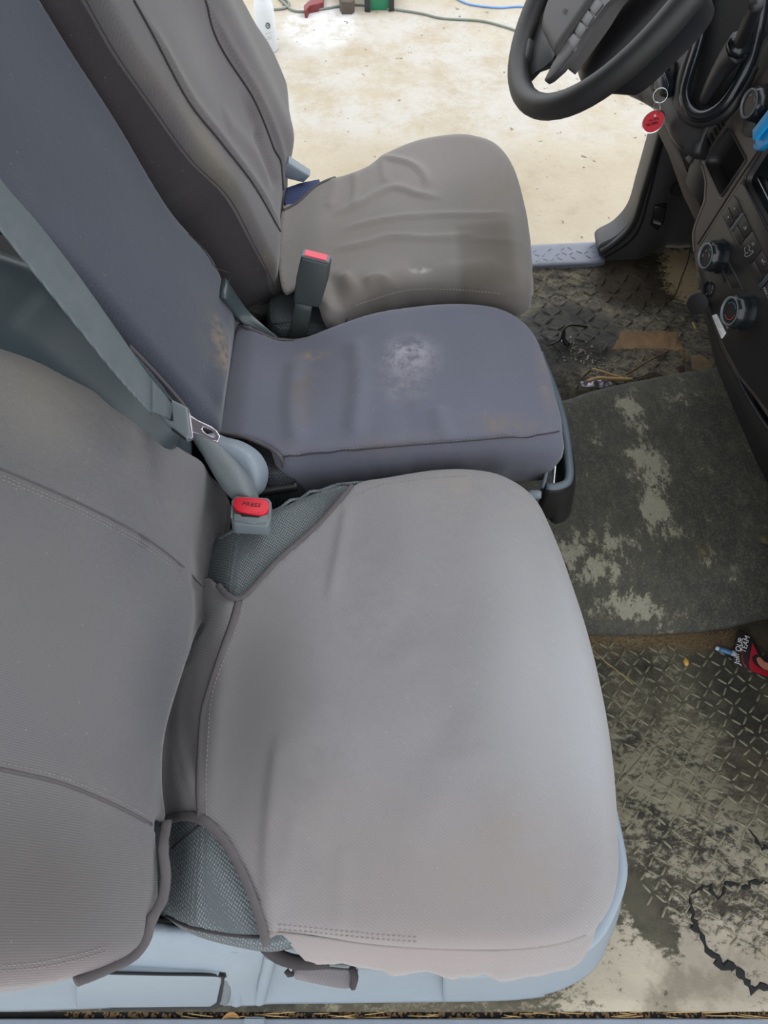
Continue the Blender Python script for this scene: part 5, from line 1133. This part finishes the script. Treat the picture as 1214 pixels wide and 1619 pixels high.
lathe('tag_rim', [(.0155, -.0008), (.0168, -.0012), (.0172, 0), (.0168, .0012), (.0155, .0008)], RT.o, RT.n, M_chrome, ky, 36, (.5, .1, .9), sx=1.12, sy=.92, caps=False)
lathe('red_tag', [(0, .0008), (.0158, .0008), (.0158, -.0008), (0, -.0008)], RT.o, RT.n, M_red, ky, 36, (.5, .1, .9), sx=1.12, sy=.92)
lathe('tag_eyelet', [(0, .0012), (.0016, .0012), (.0019, .0006)], RT.P(1035.5, 182.5, 0), RT.n, M_white, ky, 12)
def scrawl(name, fr, p, q, amp, cyc, r, mat, parent, w):
    a, b = fr.P(*p, w), fr.P(*q, w); d = b - a; up_ = np.cross(fr.n, d); up_ /= np.linalg.norm(up_)
    pts = [a + d * (t + .035 * math.sin(t * cyc * 12.6)) + up_ * amp * math.sin(t * cyc * 6.28 + 1.3 * math.sin(t * 9)) for t in np.linspace(0, 1, cyc * 8)]
    return tube(name, pts, r, mat, parent, seg=5, smooth_pts=False)
scrawl('tag_writing', RT, (1026, 191), (1042, 187), .0016, 5, .00035, M_ink, ky, .0010)
scrawl('tag_writing', RT, (1022, 198), (1041, 193), .0022, 6, .00045, M_ink, ky, .0010)
slab('green_panel', Frame(KF.o - KF.n * .05, KF.u, KF.v), [(1163, 143), (1193, 74), (1205, 60), (1250, 60), (1250, 110), (1214, 104), (1190, 135), (1172, 158)], -.02, 0, M_greenpanel, da, .002)
slab('green_panel', Frame(KF.o - KF.n * .04, KF.u, KF.v), [(1148, 161), (1161, 145), (1171, 158), (1160, 178)], -.02, 0, M_greenpl, da, .002)
slab('dash_top_corner', Frame(KF.o - KF.n * .06, KF.u, KF.v), [(1200, 25), (1214, 5), (1260, -30), (1260, 40), (1214, 60)], -.02, 0, M_pad, da, .002)
slab('dash_backing', Frame(KF.o - KF.n * .10, KF.u, KF.v), [(1090, 240), (1000, 60), (1060, -200), (1500, -300), (1500, 300), (1200, 300)], -.03, 0, M_dash, da, .002)

# ---- steering wheel --------------------------------------------------------
t_ = .947; WC = np.array([.304, 1.073, .785]); WN = np.array([-math.sin(t_), 0, math.cos(t_)])
WF = Frame(WC, (0, -1, 0), np.cross(WN, (0, -1, 0)))
if WF.n @ WN < 0: WF = Frame(WC, (0, 1, 0), np.cross(WN, (0, 1, 0)))
wh = thing('steering_wheel', WC - WN * .05, 'worn black steering wheel with grey airbag pad and spoke buttons', 'steering wheel')
pts = [WF.at(.185 * math.cos(a), .185 * math.sin(a)) for a in np.linspace(0, 2 * math.pi, 65)[:-1]]
tube('wheel_rim', pts, .0165, M_rubber, wh, closed=True, seg=16, smooth_pts=False)
W1 = Frame(WC + WN * .004, WF.u, WF.v)
padS = Sheet(W1, [(857, 47, .012), (861, 22, .012), (875, -12, .012), (905, -70, .012), (960, -110, .012), (1000, -60, .012), (960, -30, .012), (930, 16, .012), (905, 52, .012), (880, 87, .012), (876, 87, .012), (865, 66, .012)], .004, base=lambda a, b: a * 0 + .012, skirt=[(.001, .01, 0), (0, .035, 0)], tuck=.1)
padS.build('airbag_pad', M_pad, wh)
text('pad_mark', 'SRS', padS.fr, (887, 14), (897, 20), .008, M_darkpl, wh, .0135)
slab('button_spoke', W1, [(859, 126), (872, 100), (890, 70), (915, 34), (945, -12), (985, -60), (1010, -45), (990, -20), (958, 4), (930, 44), (905, 84), (888, 108), (870, 124), (862, 128)], -.002, .006, M_btn, wh, .003)
for q in (((897, 63), (906, 52), (916, 62), (906, 80)), ((908, 50), (917, 33), (927, 44), (917, 60)), ((918, 32), (929, 15), (938, 26), (928, 42)), ((931, 13), (943, -4), (953, 6), (940, 24))):
    slab('wheel_button', W1, list(q), .004, .0075, plain('wheel_button', (84, 82, 84), .4), wh, .0006)
tube('button_gap', [W1.P(x, y, .0068) for x, y in ((900, 60), (914, 40), (936, 8), (950, -14))], .0008, M_hole, wh, seg=6, smooth_pts=False)
tube('spoke_shadow_gap', [W1.P(x, y, .003) for x, y in ((906, 82), (930, 46), (958, 6), (990, -20))], .0022, M_hole, wh, seg=6)
slab('lower_spoke', WF, [(828, 60), (846, 44), (852, 30), (866, 20), (880, 80), (874, 98), (862, 104), (848, 109), (838, 120), (832, 126), (822, 116)], -.014, -.006, M_darkpl, wh, .004)
slab('spoke_insert', WF, [(822, 55), (832, 50), (836, 60), (834, 80), (826, 104), (820, 110), (815, 95)], -.008, .004, M_buckdk, wh, .004)
tube('spoke_bar', [WF.P(846, 64, -.012), WF.P(862, 22, -.012), WF.P(880, -20, -.01)], .009, M_darkpl, wh, flat=.5)
# column shroud
CV = -WN
def ringpts(c, w, h, n=28):
    return [c + WF.u * (w * math.copysign(abs(math.cos(a)) ** .6, math.cos(a))) + WF.v * (h * math.copysign(abs(math.sin(a)) ** .6, math.sin(a))) for a in np.linspace(0, 2 * math.pi, n, endpoint=False)]
secs = [ringpts(WC + CV * d + WF.v * o_, w, h) for d, w, h, o_ in ((.045, .030, .05, -.03), (.05, .042, .082, -.035), (.06, .048, .09, -.038), (.085, .050, .094, -.040), (.087, .046, .088, -.040), (.13, .046, .07, -.03))]
vs = [tuple(p) for s_ in secs for p in s_]; n = 28; fs = [(i * n + k, i * n + (k + 1) % n, (i + 1) * n + (k + 1) % n, (i + 1) * n + k) for i in range(len(secs) - 1) for k in range(n)] + [tuple(range(n))[::-1]]
me = bpy.data.meshes.new('column_shroud'); me.from_pydata(vs, [], fs); me.update(); link('column_shroud', me, M_dash, da)
o = tube('indicator_stalk', [WC + CV * .06 + WF.u * -.07, WC + CV * .05 + WF.u * -.13, WC + CV * .045 + WF.u * -.17], .008, M_dash, da)

# =================================================================== FLOOR CARD
cd = thing('promo_card', floor.P(1185, 1035), 'black and red printed card on the floor reading JOIN OUR TEAM', 'card')
CDF = Frame(floor.P(1180, 1035, .012), (1, -.05, .12), (.1, 1, .1))
slab('card', CDF, [(1166, 1000), (1170, 997), (1188, 1006), (1212, 1050), (1250, 1072), (1240, 1080), (1160, 1052), (1157, 1045)], -.0015, 0, M_ink, cd, .0004)
slab('red_panel', CDF, [(1189, 1016), (1196, 1030), (1202, 1042), (1214, 1048), (1250, 1070), (1238, 1078), (1186, 1060), (1184, 1048)], 0, .0005, plain('card_red', (170, 22, 40), .4), cd, 0)
tube('red_swoosh', [CDF.P(x, y, .0006) for x, y in ((1175, 1028), (1173, 1038), (1175, 1048), (1180, 1056))], .0006, M_red, cd, seg=5)
M_skin = plain('printed_skin', (186, 120, 98), .5, var=.05)
slab('portrait_hair', CDF, [(1189, 1040), (1193, 1035), (1200, 1036), (1206, 1042), (1216, 1046), (1220, 1062), (1205, 1058), (1193, 1050)], .0005, .0008, M_ink, cd, 0, spline=True)
slab('portrait_face', CDF, [(1196, 1041), (1201, 1039), (1208, 1046), (1216, 1050), (1218, 1060), (1208, 1058), (1199, 1050)], .0008, .0011, M_skin, cd, 0, spline=True)
text('card_text', 'OUR', CDF, (1166.5, 1029), (1172, 1009), .0125, M_white, cd, .0006)
text('card_text', 'TEAM', CDF, (1175, 1031), (1182, 1006), .0125, M_white, cd, .0006)
text('card_text', 'Join', CDF, (1166, 1053), (1164, 1032), .0125, M_white, cd, .0006, shear=.3)
pn = thing('blue_tube', floor.P(1143, 1028), 'small blue tube with a white tip poking out from the card', 'tube')
tube('barrel', [floor.P(1136, 1026, .008), floor.P(1156, 1032, .009)], .0046, plain('tube_blue', (70, 110, 150), .4), pn, seg=14)
tube('tip', [floor.P(1131, 1024, .008), floor.P(1137, 1026, .008)], lambda t: .0032 + .0012 * t, plain('pale_tip', (180, 190, 195), .4), pn, seg=12, step=.001)
tube('cap', [floor.P(1156, 1032, .009), floor.P(1162, 1034, .009)], .0052, plain('clear_cap', (150, 160, 170), .2), pn, seg=14)

# =================================================================== OUTSIDE
gf = ZF(GZ)
btl = thing('spray_bottle', gf.P(427, 92), 'translucent white spray bottle with blue and yellow collar on the concrete', 'bottle')
M_bot = plain('milky_plastic', (205, 210, 214), .35, var=.03); bpos = gf.P(424, 84); bpos = bpos + np.array([0, .03, 0])
lathe('bottle_body', [(0, .0), (.036, 0), (.040, .006), (.040, .155), (.037, .175), (.026, .205), (.018, .235), (.0165, .262), (.0165, .27)], bpos, (0, 0, 1), M_bot, btl, 32)
lathe('collar', [(.0175, .255), (.021, .258), (.021, .275), (.018, .279)], bpos, (0, 0, 1), plain('collar_blue', (60, 66, 150), .4), btl, 24)
lathe('spray_head', [(.015, .279), (.017, .283), (.017, .30), (.010, .31)], bpos, (0, 0, 1), plain('head_yellow', (225, 200, 60), .4), btl, 24)
slab('trigger', Frame(bpos + np.array([0, -.01, .30]), (1, 0, 0), (0, 0, 1)), [(-.02, 0), (.05, 0), (.052, .02), (-.03, .03)], 0, .02, plain('head_yellow2', (225, 200, 60), .4), btl, .002, world=True)
LFm = Frame(bpos + np.array([.006, -.0403, .11]), (1, .15, 0), (0, 0, 1))
for rr, a in ((.011, 1), (.0085, 1)): tube('bottle_logo', [LFm.at(.008 + rr * .8 * math.cos(q), rr * math.sin(q), -.001) for q in np.linspace(0, 6.28, 20)[:-1]], .0009, M_darkpl, btl, closed=True, seg=5)
tube('bottle_logo', [LFm.at(.004, -.004, -.001), LFm.at(.007, .005, 0), LFm.at(.010, -.003, 0), LFm.at(.012, .005, -.001)], .001, M_darkpl, btl, seg=5)
for dz in (-.03, -.045, -.052): tube('bottle_print', [LFm.at(-.006, dz, -.001), LFm.at(.018, dz + .003, -.001)], .0006, M_icon, btl, seg=5)
M_cable = plain('grey_cable', (112, 120, 112), .6)
o = tube('extension_cable', [gf.P(x, y, .005) for x, y in ((425, 15), (450, 13), (457, 5), (445, -5), (440, -4), (450, 6), (462, 16), (482, 18), (510, 14), (560, 7), (600, 12), (640, 17), (670, 22), (700, 29), (760, 33), (800, 43), (840, 55), (960, 80))], .0048, M_cable, seg=8, step=.02); tag(o, 'grey-green cable snaking over the concrete beyond the driver seat', 'cable')
o = tube('blue_hose', [gf.P(x, y, .005) for x, y in ((700, -15), (730, 2), (750, 8), (790, 12), (820, 10), (860, 14), (950, 20))], .0042, plain('blue_cable', (110, 150, 205), .5), seg=8, step=.02); tag(o, 'thin light-blue cable on the concrete near the steering wheel', 'cable')
cl = thing('red_clamp', gf.P(488, 10), 'dark red clamp jaw lying beside the grey cable', 'clamp')
cf = ZF(GZ + .02)
slab('jaw', cf, [(481, 16), (480, 8), (486, 3), (496, -3), (500, -18), (512, -22), (511, 3), (500, 7), (488, 9), (485, 17)], -.02, .01, plain('clamp_red', (110, 38, 42), .5, var=.2), cl, .003)
slab('handle', cf, [(498, -10), (512, -12), (520, -60), (505, -62)], -.02, .005, M_darkpl, cl, .003)
bxk = thing('dark_block', gf.P(548, 2), 'brown-black weathered block on the concrete at the top of the picture', 'block')
slab('block', Frame((0, 0, GZ + .05), (1, 0, 0), (0, 1, 0)), [(536, -4), (540, 3), (556, 3), (560, -1), (560, -40), (536, -40)], -.05, 0, plain('block_brown', (78, 68, 60), .8, var=.3, scale=30), bxk, .004)
gm_ = thing('green_toolbox', gf.P(600, 2), 'green machine case with black ends at the top edge', 'tool case')
slab('case', Frame((0, 0, GZ + .05), (1, 0, 0), (0, 1, 0)), [(583, -3), (616, -4), (618, -50), (583, -50)], -.05, 0, plain('case_green', (28, 112, 78), .4), gm_, .006)
slab('case_end', Frame((0, 0, GZ + .055), (1, 0, 0), (0, 1, 0)), [(576, -3), (585, -2), (585, -50), (576, -50)], -.055, 0, M_darkpl, gm_, .006)
slab('case_end', Frame((0, 0, GZ + .055), (1, 0, 0), (0, 1, 0)), [(615, -3), (623, -4), (624, -50), (615, -50)], -.055, 0, M_darkpl, gm_, .006)

# small pieces hang from the part they sit on
def near_of(o, cands):
    c = lambda m: sum((Vector(b) for b in m.bound_box), Vector()) / 8
    return min(cands, key=lambda k: (c(k) - c(o)).length)
RULES = {'stitching': ('seat_cover', 'backrest_cover', 'cushion'), 'hem_binding': ('seat_cover', 'backrest_cover', 'cushion'), 'seam': ('seat_cover', 'backrest_cover', 'cushion'), 'piping': ('cushion',), 'frayed_end': ('strap',),
         'wheel_button': ('button_spoke',), 'pad_mark': ('airbag_pad',), 'dial_ring': ('dial_knob',), 'dial_face': ('dial_knob',), 'dial_mark': ('dial_knob',), 'dial_pointer': ('dial_knob',), 'button_symbol': ('console_button',), 'button_label': ('console_button',),
         'press_text': ('press_button',), 'bottle_logo': ('bottle_body',), 'bottle_print': ('bottle_body',), 'trigger': ('spray_head',), 'red_panel': ('card',), 'red_swoosh': ('card',), 'portrait_hair': ('card',), 'portrait_face': ('card',), 'card_text': ('card',),
         'tag_writing': ('red_tag',), 'tag_eyelet': ('red_tag',), 'tongue_slot': ('tongue_body',), 'tongue_tooth': ('tongue_body',), 'tongue_rim': ('tongue_body',), 'radio_trim_line': ('radio_unit',), 'vent_slot': ('vent_panel',), 'release_mark': ('release_lever',), 'cap_strap': ('cap_disc',)}
base_name = lambda n: n.split('.')[0]
for i, o in enumerate(MADE):
    k = base_name(o.name)
    if k not in RULES or o.parent is None: continue
    sib = [m for m in MADE[:i] if base_name(m.name) in RULES[k] and m.parent == o.parent]
    if not sib: continue
    p = near_of(o, sib) if k.startswith('button_') else sib[-1]
    o.parent = p; o.matrix_parent_inverse = Matrix()
